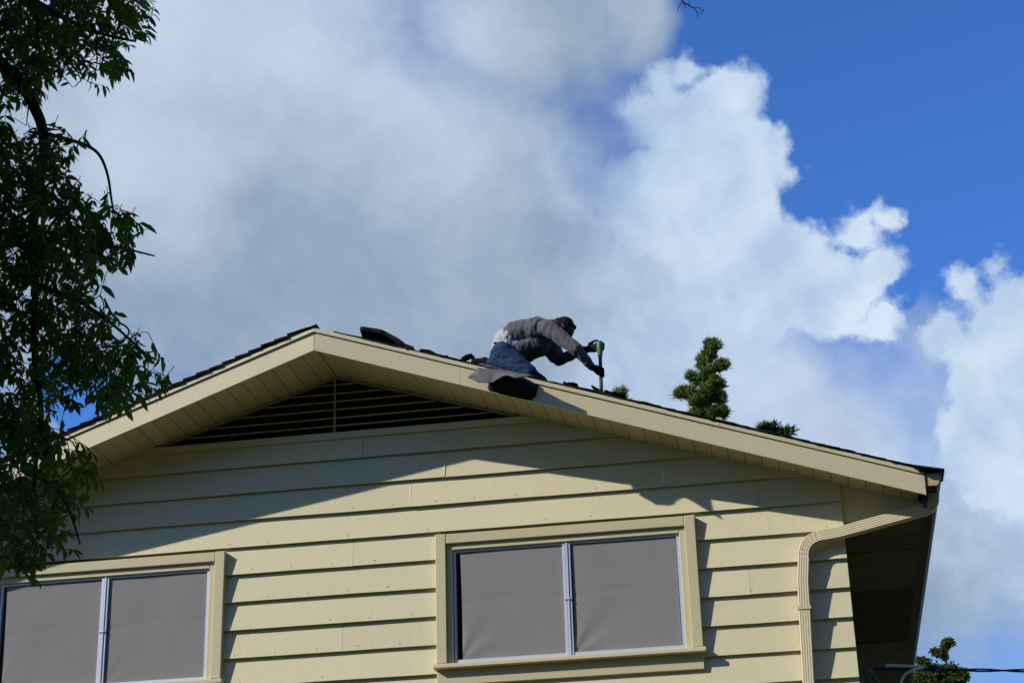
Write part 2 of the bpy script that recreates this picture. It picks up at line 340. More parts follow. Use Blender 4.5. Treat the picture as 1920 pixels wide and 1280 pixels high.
# side and back walls
side_wall = {}
for s in (1, -1):
    side_wall[s] = box('wall', *sorted((s*(XC-0.13), s*(XC-0.045))), 0.105, YB, 0, 6.60, m_wood, house)
    side_wall[s]['label'] = 'side wall of cream lap siding'
    for k in range(4, 28):
        z0 = 7.611-0.28*k
        if z0 < 0: break
        board('siding_board', 0.004, YB, z0, min(z0+0.31, 6.59), side=s, seed=k)
bw = MB(); bw.add([(-XC+.1, YB-.1, 0), (XC-.1, YB-.1, 0), (XC-.1, YB-.1, 6.9), (0, YB-.1, 8.5), (-XC+.1, YB-.1, 6.9), (-XC+.1, YB, 0), (XC-.1, YB, 0), (XC-.1, YB, 6.9), (0, YB, 8.5), (-XC+.1, YB, 6.9)],
    [(0, 1, 2, 3, 4), (9, 8, 7, 6, 5), (0, 5, 6, 1), (1, 6, 7, 2), (2, 7, 8, 3), (3, 8, 9, 4), (4, 9, 5, 0)])
bw.obj('wall', m_siding, house)['label'] = 'rear gable wall'

# gable vent with louvre slats
vent = MB()
vent.box(-2.17, 2.17, -0.030, 0.02, 7.836, 7.903)
vent_o = vent.obj('gable_vent', m_siding, house); vent_o['label'] = 'wide triangular louvred attic vent under the ridge'
vb = MB(); vb.add([(-2.1, .12, 7.85), (2.1, .12, 7.85), (0, .12, 8.53), (-2.1, .16, 7.85), (2.1, .16, 7.85), (0, .16, 8.53)], [(0, 1, 2), (5, 4, 3), (0, 3, 4, 1), (1, 4, 5, 2), (2, 5, 3, 0)])
vb.obj('attic_dark_panel', m_dark, vent_o)  # near-black panel standing for the unlit attic behind the slats
for s in (1, -1):
    e = MB(); x1 = 1.95; w = 0.014
    za, zb_ = 8.522, 8.522-SL*x1
    e.add([(0, -.006, za-w), (s*x1, -.006, zb_-w), (s*x1, -.006, zb_), (0, -.006, za), (0, .05, za-w), (s*x1, .05, zb_-w), (s*x1, .05, zb_), (0, .05, za)], BF)
    e.obj('vent_trim', m_slat, vent_o)
for i, z in enumerate((8.433, 8.336, 8.249, 8.161, 8.071, 7.985)):
    hw = (8.495-z)/SL-0.03
    if hw < 0.1: continue
    w0 = wob(i, 4, 0.004)
    obj('louvre_slat', [(-hw, .000, z-.008+w0), (hw, .000, z-.008-w0), (hw, .000, z+.006-w0), (-hw, .000, z+.006+w0),
                        (-hw-.03, .045, z+.004), (hw+.03, .045, z+.004), (hw+.03, .045, z+.016), (-hw-.03, .045, z+.016)],
        [(0, 1, 2, 3), (7, 6, 5, 4), (0, 4, 5, 1), (3, 2, 6, 7), (0, 3, 7, 4), (1, 5, 6, 2)], m_slat, vent_o)
box('mullion', -0.020, 0.000, -.010, .002, 7.905, 8.49, m_slat, vent_o)

# windows
def window(x0, x1, lab, idx):
    W = empty('window', (0, 0, 0)); W.parent = house; W['label'] = lab
    zt, zb_ = 6.730, 5.456
    def cb(n, *a): return box(n, *a, m_trim, W, 0.005)
    cb('casing', x0, x0+.102, -.088, .0, zb_, zt); cb('casing', x1-.102, x1, -.088, .0, zb_, zt)
    cb('casing', x0+.104, x1-.104, -.085, .0, zt-.100, zt-.003)
    cb('stop', x0+.102, x0+.162, -.054, .03, zb_, zt-.102); cb('stop', x1-.162, x1-.102, -.054, .03, zb_, zt-.102)
    cb('stop', x0+.1625, x1-.1625, -.055, .03, zt-.160, zt-.102)
    sl = MB(); sl.add([(x0-.028, -.135, zb_-.055), (x1+.03, -.135, zb_-.055), (x1+.03, .02, zb_-.055), (x0-.028, .02, zb_-.055),
                       (x0-.028, -.131, zb_-.012), (x1+.03, -.131, zb_-.012), (x1+.03, .02, zb_+.004), (x0-.028, .02, zb_+.004)], BF)
    obj('sill', sl.v, sl.f, m_trim, W, bevel=0.006)
    cb('apron', x0-.004, x1-.004, -.060, .0, zb_-.205, zb_-.057)
    a0, a1, b0, b1 = x0+.168, x1-.164, zb_+.004, zt-.165
    xm = x0+1.272
    al = MB(); w = .022
    al.box(a0, a0+w, -.030, .03, b0, b1); al.box(a1-w-.008, a1, -.030, .03, b0, b1)
    al.box(a0+w, a1-w-.008, -.029, .03, b0, b0+.034); al.box(a0+w, a1-w-.008, -.029, .03, b1-w*.7, b1)
    fr = al.obj('frame', m_alu, W)
    for dx, wd, yf in ((-.030, .026, -.036), (.002, .020, -.044), (.024, .022, -.036)):
        box('stile', xm+dx, xm+dx+wd, yf, .02, b0+.003, b1-.001, m_alu, fr, 0.003)
    box('latch', xm-.026, xm+.028, -.052, -.037, (b0+b1)/2-.012, (b0+b1)/2+.004, m_alu, fr, 0.002)
    for q, (sa, sb) in enumerate(((a0+.060, xm-.032), (xm+.050, a1-.036))):
        nx, nz_ = 44, 36; vs = []; fs = []
        for j in range(nz_+1):
            for i in range(nx+1):
                u, v = i/nx, j/nz_
                x = sa+(sb-sa)*u; z = b0+.038+(b1-.022-b0-.038)*v
                if i == 0: x += 0.008*math.sin(v*2.6+idx)+(0.014*(1-v) if q == 0 else 0)
                y = -.016+0.0035*mnoise.noise(Vector((u*3+q*5+idx*9, v*2.5, 1)))
                y += 0.006*math.exp(-((v-0.53-0.02*math.sin(u*3))/0.012)**2)*(0.6+0.4*math.sin(u*7))
                r = math.hypot(u, v*1.2); y += (0.0045 if idx == 0 else 0.0015)*math.exp(-(r/0.42)**2)*math.sin(math.atan2(v+.02, u+.02)*9+q)
                vs.append((x, y, z))
        for j in range(nz_):
            for i in range(nx): a = j*(nx+1)+i; fs.append((a, a+1, a+nx+2, a+nx+1))
        o = obj('screen', vs, fs, m_screen, W, smooth=True); o['label'] = 'taut grey sun screen with faint creases'
        box('pane', a0+w if q == 0 else xm+.046, xm-.03 if q == 0 else a1-w, .022, .028, b0+.03, b1-.02, m_glass, W)
    box('room_backing', x0+.10, x1-.10, .14, .16, 5.30, 6.72, m_dark, W)
window(*win_x[1], 'wide two-pane window right of the middle of the wall', 0)
window(*win_x[0], 'wide two-pane window at the left, half behind leaves', 1)

# roof deck, soffit, fascia
deck = MB()
for s in (1, -1):
    y1 = 9.7
    q = [(0, ZS+.022), (XE-.03, ZS+.022-SL*(XE-.03)), (XE-.03, ZM-.008-SL*(XE-.03)), (0, ZM-.008)]
    deck.add([(s*x, yf(x)+.021, z) for x, z in q]+[(s*x, y1, z) for x, z in q], [(0, 1, 2, 3), (7, 6, 5, 4), (0, 4, 5, 1), (1, 5, 6, 2), (2, 6, 7, 3), (3, 7, 4, 0)])
roof = deck.obj('roof', m_wood, house); roof['label'] = 'low gabled roof, its shingles half torn off'
soffit = MB()
for s in (1, -1):
    q = [(0.0, ZS+.0195), (XE-.03, ZS+.0195-SL*(XE-.03)), (XE-.03, ZS+.0215-SL*(XE-.03)), (0.0, ZS+.0215)]
    soffit.add([(s*x, yf(x)+.022, z) for x, z in q]+[(s*x, -.0, z) for x, z in q], [(0, 1, 2, 3), (7, 6, 5, 4), (0, 4, 5, 1), (1, 5, 6, 2), (2, 6, 7, 3), (3, 7, 4, 0)])
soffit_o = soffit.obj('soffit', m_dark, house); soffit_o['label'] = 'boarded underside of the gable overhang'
# one soffit board; local x runs down the slope, y to the wall
bwid = 0.1578/CT
def soffit_mesh(nm, hole, k):
    g, c = 0.0022, 0.005
    x0, x1 = g, bwid-g; y1 = -.0035; ya = yf(k*.1578)+.022; yg = yf((k+1)*.1578)+.022
    pr = [(x0, .018), (x0, c), (x0+c, 0), (x1-c, 0), (x1, c), (x1, .018)]
    vs = [(x, ya+(yg-ya)*x/bwid, z) for x, z in pr]+[(x, y1-.02, z) for x, z in pr]
    h = hole
    pr2 = [(x0, .018), (x0, c), (x0+c, 0), (x1-c-h, 0), (x1-h, c), (x1-h, .018)]
    vs += [(x, y1, z) for x, z in pr2]
    fs = []
    for j in range(2):
        for i in range(6): a = j*6+i; b = j*6+(i+1) % 6; fs.append((a, b, b+6, a+6))
    fs += [(5, 4, 3, 2, 1, 0), (12, 13, 14, 15, 16, 17)]
    return mesh(nm, vs, fs, m_soffit)
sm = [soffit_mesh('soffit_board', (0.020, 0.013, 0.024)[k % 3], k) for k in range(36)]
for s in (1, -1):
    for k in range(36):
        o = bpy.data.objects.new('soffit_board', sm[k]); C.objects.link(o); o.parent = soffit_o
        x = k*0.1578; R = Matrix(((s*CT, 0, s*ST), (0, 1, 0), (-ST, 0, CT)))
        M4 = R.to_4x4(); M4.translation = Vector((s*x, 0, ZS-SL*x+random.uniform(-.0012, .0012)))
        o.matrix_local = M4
def slope_board(name, xa, xb, y0, y1, za, zb, mat, parent, s=1, gap=0.0, gslope=0.0, bevel=0.003):
    n = max(1, int((xb-xa)/0.35)); vs = []; fs = []
    for i in range(n+1):
        x = xa+(xb-xa)*i/n; wv = wob(x*0.7+s*9, za, 0.003)
        lift = gap+gslope*(x-xa)+wv
        for y, z in ((y0, za), (y1, za), (y1, zb), (y0, zb)): vs.append((s*x, yf(x)+y+wv*.6, z-SL*x+lift))
    for i in range(n):
        for j in range(4): fs.append((i*4+j, i*4+(j+1) % 4, i*4+4+(j+1) % 4, i*4+4+j))
    fs += [(3, 2, 1, 0), (n*4, n*4+1, n*4+2, n*4+3)]
    if s < 0: fs = [tuple(reversed(f)) for f in fs]
    return obj(name, vs, fs, mat, parent)
slope_board('fascia_board', 0.002, XE, 0, .02, ZFB, ZFT, m_fascia, house, -1)['label'] = 'left sloping cream fascia board'
slope_board('fascia_board', 0.004, 1.443, 0, .02, ZFB, ZFT, m_fascia, house, 1)['label'] = 'short upper right sloping fascia board'
slope_board('fascia_board', 1.446, XE, -.001, .02, ZFB, ZFT, m_fascia, house, 1)['label'] = 'long lower right sloping fascia board'
slope_board('rake_mould', 0.0, 2.3, -.018, .02, ZFT+.005, ZM, m_fascia, house, -1, 0.0, 0.003)
slope_board('rake_mould', 2.303, XE, -.016, .02, ZFT+.005, ZM, m_fascia, house, -1, 0.006, -0.002)
slope_board('rake_mould', 0.0, 3.9, -.018, .02, ZFT+.004, ZM, m_fascia, house, 1)
slope_board('rake_mould', 3.903, XE, -.017, .02, ZFT+.004, ZM, m_fascia, house, 1, 0.001)

# eaves: fascia, boxed soffit and the return at the wall corner
for s in (1, -1):
    zt = ZFT-SL*XE
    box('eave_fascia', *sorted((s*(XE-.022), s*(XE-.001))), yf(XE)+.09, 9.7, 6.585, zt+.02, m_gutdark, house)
    ret = MB(); xa, xb = XC+.002, XE-.024
    q = [(s*xa, 6.566), (s*xb, 6.566), (s*xb, ZS+.01-SL*xb), (s*xa, ZS+.01-SL*xa)]
    ret.add([(x, .010, z) for x, z in q]+[(x, .03, z) for x, z in q], BF if s > 0 else [tuple(reversed(f)) for f in BF])
    ret.obj('eave_return', m_siding, house)
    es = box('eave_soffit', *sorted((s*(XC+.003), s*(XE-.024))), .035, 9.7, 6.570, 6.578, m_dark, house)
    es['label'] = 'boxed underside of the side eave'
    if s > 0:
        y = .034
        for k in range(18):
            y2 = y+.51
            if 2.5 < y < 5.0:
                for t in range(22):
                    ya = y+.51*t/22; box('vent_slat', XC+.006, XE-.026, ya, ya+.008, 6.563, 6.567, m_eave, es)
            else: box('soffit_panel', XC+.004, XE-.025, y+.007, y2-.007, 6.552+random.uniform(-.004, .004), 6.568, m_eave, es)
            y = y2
            if y > 9.2: break

# gutter and downspout
prof = [(5.738, 6.852), (5.738, 6.728), (5.840, 6.728), (5.860, 6.751), (5.864, 6.781), (5.893, 6.820), (5.895, 6.850), (5.883, 6.854)]
gt = MB(); n = len(prof); YG = yf(XE); ys = (YG-.010, 2.4, 5.9, 9.7); vs = []; fs = []
for y in ys:
    for x, z in prof: vs.append((x, y, z-.004*(y > 0)*y/9))
for j in range(len(ys)-1):
    for i in range(n-1): a = j*n+i; fs.append((a, a+1, a+n+1, a+n))
gt.add(vs, fs)
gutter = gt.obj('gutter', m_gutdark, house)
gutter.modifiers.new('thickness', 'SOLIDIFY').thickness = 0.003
cap = MB(); cp = prof[:7]
cap.add([(x, YG+.006, z) for x, z in cp]+[(x, YG+.010, z) for x, z in cp], [tuple(range(6, -1, -1)), tuple(range(7, 14))]+[(i, (i+1) % 7, (i+1) % 7+7, i+7) for i in range(7)])
cap.obj('end_cap', m_gutter, gutter)
def downspout():
    path = [Vector(p) for p in ((5.812, -.17, 6.745), (5.812, -.17, 6.60), (5.70, -.165, 6.56), (4.755, -.105, 6.404), (4.555, -.094, 6.27), (4.54, -.094, 3.0), (4.54, -.094, .25))]
    # rounded elbows
    pts = []; crimp = []
    def arc(p0, p1, p2, r, m, c):
        a = (p0-p1).normalized(); b = (p2-p1).normalized()
        for i in range(m+1):
            t = i/m; q = (p1+a*r)*(1-t)**2+p1*2*t*(1-t)+(p1+b*r)*t*t
            pts.append(q); crimp.append(c*(i % 2))
    pts.append(path[0]); crimp.append(0)
    arc(path[0], path[1], path[3], .10, 8, .0014)
    e = path[3]
    st = pts[-1]
    for i in range(1, 6): pts.append(st.lerp(e, i/6)); crimp.append(0)
    arc(st, Vector((4.572, -.094, 6.39)), path[5], .17, 14, .0018)
    for z in (6.0, 5.6, 5.05, 4.0, 3.0, 1.5, .25): pts.append(Vector((4.553+max(-.06, (z-6.25)*.035), -.094, z))); crimp.append(0)
    hw, hd = .055, .040
    fr = []
    for i in range(9): u = -1+2*i/8; fr.append((u*(hw-.010), -hd+(.0026 if i % 2 else 0)))
    pf = [(-hw, -hd+.012)]+fr+[(hw, -hd+.012), (hw, hd), (-hw, hd)]
    vs = []; fs = []; n = len(pf)
    for i, p in enumerate(pts):
        t = (pts[min(i+1, len(pts)-1)]-pts[max(i-1, 0)]).normalized()
        f = Vector((0, -1, 0)); f = (f-t*f.dot(t)).normalized(); w = t.cross(f).normalized()
        g = 1-crimp[i]/hw*2.2
        for a, b in pf: vs.append(p+w*a*g-f*b*g)
    for j in range(len(pts)-1):
        for i in range(n): fs.append((j*n+i, j*n+(i+1) % n, (j+1)*n+(i+1) % n, (j+1)*n+i))
    fs += [tuple(range(n)), tuple((len(pts)-1)*n+i for i in range(n-1, -1, -1))]
    bm = bmesh.new(); bv = [bm.verts.new(v) for v in vs]
    for f in fs: bm.faces.new([bv[i] for i in f])
    bmesh.ops.recalc_face_normals(bm, faces=bm.faces); me = bpy.data.meshes.new('downspout'); bm.to_mesh(me); bm.free(); me.materials.append(m_metal)
    o = link('downspout', me, house); o['label'] = 'fluted cream downspout bending in from the gutter'
    def ring(z0, z1):
        b = MB(); x = 4.553+max(-.06, (z0-6.25)*.035)
        b.box(x-hw-.005, x+hw+.005, -.094-hd-.006, -.094-hd-.001, z0, z1)
        b.box(x-hw-.006, x-hw-.001, -.094-hd, -.02, z0, z1); b.box(x+hw+.001, x+hw+.006, -.094-hd, -.02, z0, z1)
        b.obj('strap', m_metal, o)
    ring(5.730, 5.765); ring(2.0, 2.03)
downspout()

# shingles
def shingle(name, x0, s, length, y0, y1, lift, thick, parent, seed):
    n = 4; vs = []; fs = []
    for i in range(n+1):
        x = x0+(length*CT)*(1-i/n)
        h = lift*(1-i/n)+.002
        for j, y in enumerate((y0, y1)):
            e = wob(i*1.3+seed, j+.5, .006) if j == 0 else 0
            zz = ZM+.004-SL*x+h+(wob(i+seed*2.2, 3+j, .004) if j == 0 else 0)
            yy = (yf(x)+y if j == 0 else y)+e
            vs += [(s*x, yy, zz), (s*x, yy, zz+thick)]
    for i in range(n):
        a = i*4; b = a+4
        fs += [(a, b, b+2, a+2), (a+1, a+3, b+3, b+1), (a, a+1, b+1, b), (a+2, b+2, b+3, a+3)]
    fs += [(0, 2, 3, 1), (n*4, n*4+1, n*4+3, n*4+2)]
    return obj(name, vs, fs, m_shingle, parent)
EXPO = 0.143*CT
under = MB()
q = [(-.03, .004), (XE+.03, .004), (XE+.03, .026), (-.03, .026)]
under.add([(-x, yf(x)-.028, ZM+h-SL*x) for x, h in q]+[(-x, 9.72, ZM+h-SL*x) for x, h in q], [tuple(reversed(f)) for f in BF])
under.obj('old_shingle_layer', m_shingle, roof)
rest = MB()
for i in range(41):
    x = i*EXPO-.01
    shingle('shingle', x, -1, .30, -.032+random.uniform(-.008, .008), .22+random.uniform(-.15, .15), .036, .011, roof, i)
    rest.add([(-x, .38, ZM+.03-SL*x), (-x-.285, .38, ZM+.038-SL*(x+.285)), (-x-.285, 9.7, ZM+.038-SL*(x+.285)), (-x, 9.7, ZM+.03-SL*x),
              (-x, .38, ZM+.04-SL*x), (-x-.285, .38, ZM+.062-SL*(x+.285)), (-x-.285, 9.7, ZM+.062-SL*(x+.285)), (-x, 9.7, ZM+.04-SL*x)], BF)
for i in range(19):
    x = 2.98+i*EXPO
    shingle('shingle', x, 1, .26, -.030+random.uniform(-.010, .010), .22+random.uniform(-.15, .15), .010, .009, roof, i+60)
    rest.add([(x, .38, ZM+.006-SL*x), (x+.27, .38, ZM+.010-SL*(x+.27)), (x+.27, 9.7, ZM+.010-SL*(x+.27)), (x, 9.7, ZM+.006-SL*x),
              (x, .38, ZM+.016-SL*x), (x+.27, .38, ZM+.034-SL*(x+.27)), (x+.27, 9.7, ZM+.034-SL*(x+.27)), (x, 9.7, ZM+.016-SL*x)], BF)
tag(rest.obj('shingles', m_shingle, roof), kind='stuff')
# upturned starter shingle over the gutter end
st_ = MB(); st_.add([(5.65, -.515, 6.897), (5.92, -.490, 6.846), (5.92, -.14, 6.846), (5.65, -.14, 6.907), (5.65, -.515, 6.917), (5.92, -.490, 6.864), (5.92, -.14, 6.864), (5.65, -.14, 6.927)], BF)
st_.obj('shingle', m_shingle, roof)['label'] = 'upturned starter shingle over the gutter end'
box('drip_edge', 5.69, 5.905, -.46, 9.7, 6.862, 6.874, m_shingle, roof)
# torn underlay left on the stripped slope
def underlay(x0, x1, th, seed, name='felt_underlay'):
    nx = int((x1-x0)/.04); vs = []; fs = []
    yr = [None, .09, .3, .5, 9.6]
    for i in range(nx+1):
        x = x0+(x1-x0)*i/nx
        e = yf(x)-.026+wob(x*9, seed, .014)+wob(x*30, seed+1, .006)
        for j, y in enumerate(yr):
            yy = e if j == 0 else (yf(x)+y if j < 3 else y)
            w = abs(wob(x*5+j*3, seed+2, .022))*(1 if j < 2 else .4)
            zz = ZM+.003-SL*x+w
            t2 = th*(0.7+0.6*abs(mnoise.noise(Vector((x*7, j, seed)))))
            vs += [(x, yy, zz), (x, yy, zz+t2)]
    n = len(yr)*2
    for i in range(nx):
        for j in range(len(yr)-1):
            a = i*n+j*2; b = a+n
            fs += [(a, a+2, b+2, b), (a+1, b+1, b+3, a+3)]
        a = i*n; b = a+n; fs += [(a, b, b+1, a+1), (a+n-2, a+n-1, b+n-1, b+n-2)]
    for a in (0, nx*n):
        for j in range(len(yr)-1): fs.append((a+j*2, a+j*2+1, a+j*2+3, a+j*2+2))
    return obj(name, vs, fs, m_felt, roof)
underlay(0.20, 2.4, .010, 3); underlay(2.36, 5.78, .016, 8)

# ------------------------------------------------------------------ torn roofing lying about on the roof
def sheet(name, outline, mid, thick, mat, label, cat, crease=0.01, seed=1, group=None):
    """A torn sheet: outline points joined to inner points, given a thickness."""
    bm = bmesh.new(); bv = [bm.verts.new(p) for p in outline]; bm.faces.new(bv)
    bmesh.ops.triangulate(bm, faces=bm.faces[:], ngon_method='BEAUTY')
    bmesh.ops.subdivide_edges(bm, edges=bm.edges[:], cuts=2, use_grid_fill=True)
    rim = {v for e in bm.edges if e.is_boundary for v in e.verts}
    for _ in range(4): bmesh.ops.smooth_vert(bm, verts=[v for v in bm.verts if v not in rim], factor=.5, use_axis_x=True, use_axis_y=True, use_axis_z=True)
    for v in bm.verts:
        k = 1.0 if v not in rim else .35
        v.co += Vector((0, mnoise.noise(v.co*9+Vector((seed, 0, 0))), mnoise.noise(v.co*11+Vector((0, seed, 0)))))*crease*k
    bmesh.ops.recalc_face_normals(bm, faces=bm.faces)
    me = bpy.data.meshes.new(name); bm.to_mesh(me); bm.free(); me.materials.append(mat); me.shade_smooth(); o = link(name, me)
    o.modifiers.new('thickness', 'SOLIDIFY').thickness = thick
    return tag(o, label, cat, group)
sh_out = [(1.63, -0.69, 8.246), (1.667, -0.69, 8.237), (1.698, -0.69, 8.223), (1.73, -0.69, 8.217), (1.761, -0.69, 8.202), (1.81, -0.7, 8.175), (1.896, -0.73, 8.138), (1.988, -0.8, 8.08), (2.081, -0.87, 8.027), (2.2, -0.91, 7.981), (2.144, -0.95, 7.96), (2.085, -1.0, 7.933), (2.042, -1.05, 7.914), (1.985, -0.98, 7.966), (1.939, -0.92, 8.002), (1.887, -0.92, 7.993), (1.866, -0.92, 7.976), (1.845, -0.92, 7.97), (1.82, -0.93, 7.947), (1.791, -0.93, 7.933), (1.763, -0.93, 7.933), (1.724, -0.93, 7.939), (1.691, -0.93, 7.948), (1.649, -0.93, 7.946), (1.627, -0.92, 7.974), (1.587, -0.9, 8.002), (1.543, -0.885, 8.032), (1.577, -0.84, 8.078), (1.601, -0.8, 8.117), (1.613, -0.72, 8.205)]
sheet('felt_sheet', sh_out, (0, -.01, .01), .006, m_backing, 'torn grey sheet of old roofing drooping over the fascia below the kneeling worker', 'roofing sheet', .012, 2)
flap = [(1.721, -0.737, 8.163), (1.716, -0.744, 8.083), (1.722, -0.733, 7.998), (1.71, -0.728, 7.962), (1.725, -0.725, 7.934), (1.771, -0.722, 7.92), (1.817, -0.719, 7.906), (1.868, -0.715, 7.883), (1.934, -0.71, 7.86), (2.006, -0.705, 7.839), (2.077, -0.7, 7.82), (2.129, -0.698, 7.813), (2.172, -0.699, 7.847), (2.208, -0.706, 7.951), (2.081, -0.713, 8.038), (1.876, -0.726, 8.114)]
sheet('felt_shade_flap', flap, (0, -.025, 0), .005, m_felt, 'black roofing felt flap flush on the fascia, also standing for the deep shade under the grey sheet', 'roofing felt', .005, 5)  # felt laid flush; its black doubles as deep shade on the fascia
def slab(name, x0, x1, y0, y1, fn, thick, label, cat, seed, mat=m_shingle, group=None):
    nx, ny = 12, 5; vs = []; fs = []
    for i in range(nx+1):
        u = i/nx; x = x0+(x1-x0)*u
        for j in range(ny+1):
            v = j/ny; y = y0+(y1-y0)*v+wob(i*.9, seed+j*.2, .02)
            z = ZM+.012-SL*x+fn(u, v)+wob(i*.8+j*1.1, seed+3, .010)
            vs.append((x+wob(j*1.4, seed+7, .02), y, z))
    for i in range(nx):
        for j in range(ny): a = i*(ny+1)+j; fs.append((a, a+ny+1, a+ny+2, a+1))
    o = obj(name, vs, fs, mat); md = o.modifiers.new('thickness', 'SOLIDIFY'); md.thickness = thick; md.offset = 1
    return tag(o, label, cat, group)
slab('shingle_slab', .45, .93, -.80, -.46, lambda u, v: (.080+.030*math.sin(math.pi*min(1, u*1.1))-.105*u**2.4)*(1-.15*v), .040, 'thick black curled slab of torn shingles near the ridge', 'shingle slab', 11)
slab('shingle_slab', .50, .95, -.70, -.34, lambda u, v: .02+.03*(1-u), .05, 'flat dark shingle slab lying beneath the curled slab near the ridge', 'shingle slab', 13)
slab('shingle_scrap', 1.465, 1.57, -.75, -.65, lambda u, v: .01+.075*u**.6, .022, 'small upturned black shingle scrap left of the kneeling worker', 'shingle scrap', 17)
slab('shingle_scrap', 1.05, 1.33, -.78, -.62, lambda u, v: .012+.014*math.sin(u*6), .014, 'ragged dark shingle strip on the rake above the fascia joint', 'shingle scrap', 19)
slab('shingle_scrap', 2.44, 2.58, -.70, -.58, lambda u, v: .01+.02*u, .012, 'low dark shingle strip on the roof edge right of the worker\'s knee', 'shingle scrap', 21)
slab('shingle_scrap', 2.70, 2.83, -.56, -.44, lambda u, v: .085-.05*u+.02*v, .014, 'curled black shingle scrap pried up at the foot of the tool', 'shingle scrap', 23)
slab('shingle_scrap', 2.82, 3.02, -.66, -.42, lambda u, v: .018+.016*u, .018, 'flat black shingle scrap just right of the tool', 'shingle scrap', 29)

# ------------------------------------------------------------------ tool
SH = Vector((-.026, .06, .467))
tool = empty('roofing_tool', (2.777, -.41, 7.87), 'upright roofing bar with a green rounded grip', 'tool')
tp = Vector((2.811, -.47, 8.012))+SH; tb = Vector((2.803, -.47, 7.42))+SH; ax = (tp-tb).normalized()
g = MB(); g.tube([tp-ax*.18, tp-ax*.165, tp-ax*.13, tp-ax*.09, tp-ax*.045, tp-ax*.018, tp-ax*.004, tp+ax*.003], [.017, .021, .026, .031, .034, .030, .020, .006], 12)
g.obj('grip', m_green, tool, True)
g = MB(); g.tube([tp-ax*.34, tp-ax*.17], .018, 10); g.obj('grip_sleeve', material('green_sleeve', (.045, .085, .04), .6, .2), tool, True)
g = MB(); g.tube([tb, tp-ax*.33], .018, 10); g.obj('shaft', m_steel, tool, True)
g = MB(); g.add([Vector(v)+SH for v in ((2.70, -.53, 7.435), (2.79, -.53, 7.415), (2.79, -.41, 7.415), (2.70, -.41, 7.435), (2.70, -.53, 7.440), (2.815, -.53, 7.45), (2.815, -.41, 7.45), (2.70, -.41, 7.440))], BF)
g.obj('blade', m_steel, tool)

# ------------------------------------------------------------------ the worker
def blob_mesh(name, parts, vox, smooth, mat, parent, disp=0.0, dscale=(18, 18, 18), seed=0):
    """parts: (p0, r0, p1, r1, ywide) tapered capsules fused into one closed surface."""
    bm = bmesh.new()
    for a, ra, b, rb, yw in parts:
        a, b = Vector(a), Vector(b); ln = (b-a).length; m = max(1, int(ln/(min(ra, rb)*.35)))
        for i in range(m+1):
            t = i/m; r = ra+(rb-ra)*t
            M4 = Matrix.Translation(a.lerp(b, t)) @ Matrix.Diagonal((r, r*yw, r, 1))
            bmesh.ops.create_icosphere(bm, subdivisions=2, radius=1, matrix=M4)
    me = bpy.data.meshes.new(name); bm.to_mesh(me); bm.free()
    tmp = bpy.data.objects.new('tmp', me); C.objects.link(tmp)
    md = tmp.modifiers.new('r', 'REMESH'); md.mode = 'VOXEL'; md.voxel_size = vox
    if smooth: s = tmp.modifiers.new('s', 'SMOOTH'); s.factor = .5; s.iterations = smooth
    dg = bpy.context.evaluated_depsgraph_get(); dg.update()
    out = bpy.data.meshes.new_from_object(tmp.evaluated_get(dg)); out.name = name
    bpy.data.objects.remove(tmp); bpy.data.meshes.remove(me)
    if disp:
        out.update()
        nr = [v.normal.copy() for v in out.vertices]
        for v, q in zip(out.vertices, nr):
            c = v.co; k = mnoise.noise(Vector((c.x*dscale[0]+seed, c.y*dscale[1], c.z*dscale[2]))); k = 1-2*abs(k)
            v.co = c+q*disp*(k-.3)
    out.transform(Matrix.Translation(SH)); out.materials.clear(); out.materials.append(mat); out.shade_smooth()
    return link(name, out, parent)
J = dict(pelvis=(1.826, -.40, 8.045), rhip=(1.862, -.51, 7.955), lhip=(1.85, -.29, 7.97), rknee=(2.105, -.54, 7.71), lknee=(2.165, -.26, 7.705),
         rank=(1.70, -.55, 7.845), lank=(1.70, -.26, 7.845), rtoe=(1.575, -.56, 7.865), ltoe=(1.575, -.26, 7.865), waist=(1.945, -.40, 8.155), chest=(2.175, -.40, 8.185),
         rsh=(2.322, -.585, 8.150), lsh=(2.29, -.215, 8.19), neck=(2.385, -.40, 8.235), head=(2.452, -.40, 8.215), chin=(2.508, -.40, 8.140),
         relb=(2.60, -.66, 7.868), rwri=(2.722, -.56, 7.722), lelb=(2.359, -.19, 7.963), lwri=(2.635, -.35, 7.975))
J = {k: Vector(v) for k, v in J.items()}
person = empty('person', (1.87, -.34, 8.12), 'person in grey shirt and jeans kneeling bent over on the roof slope', 'person')
hd = J['head']
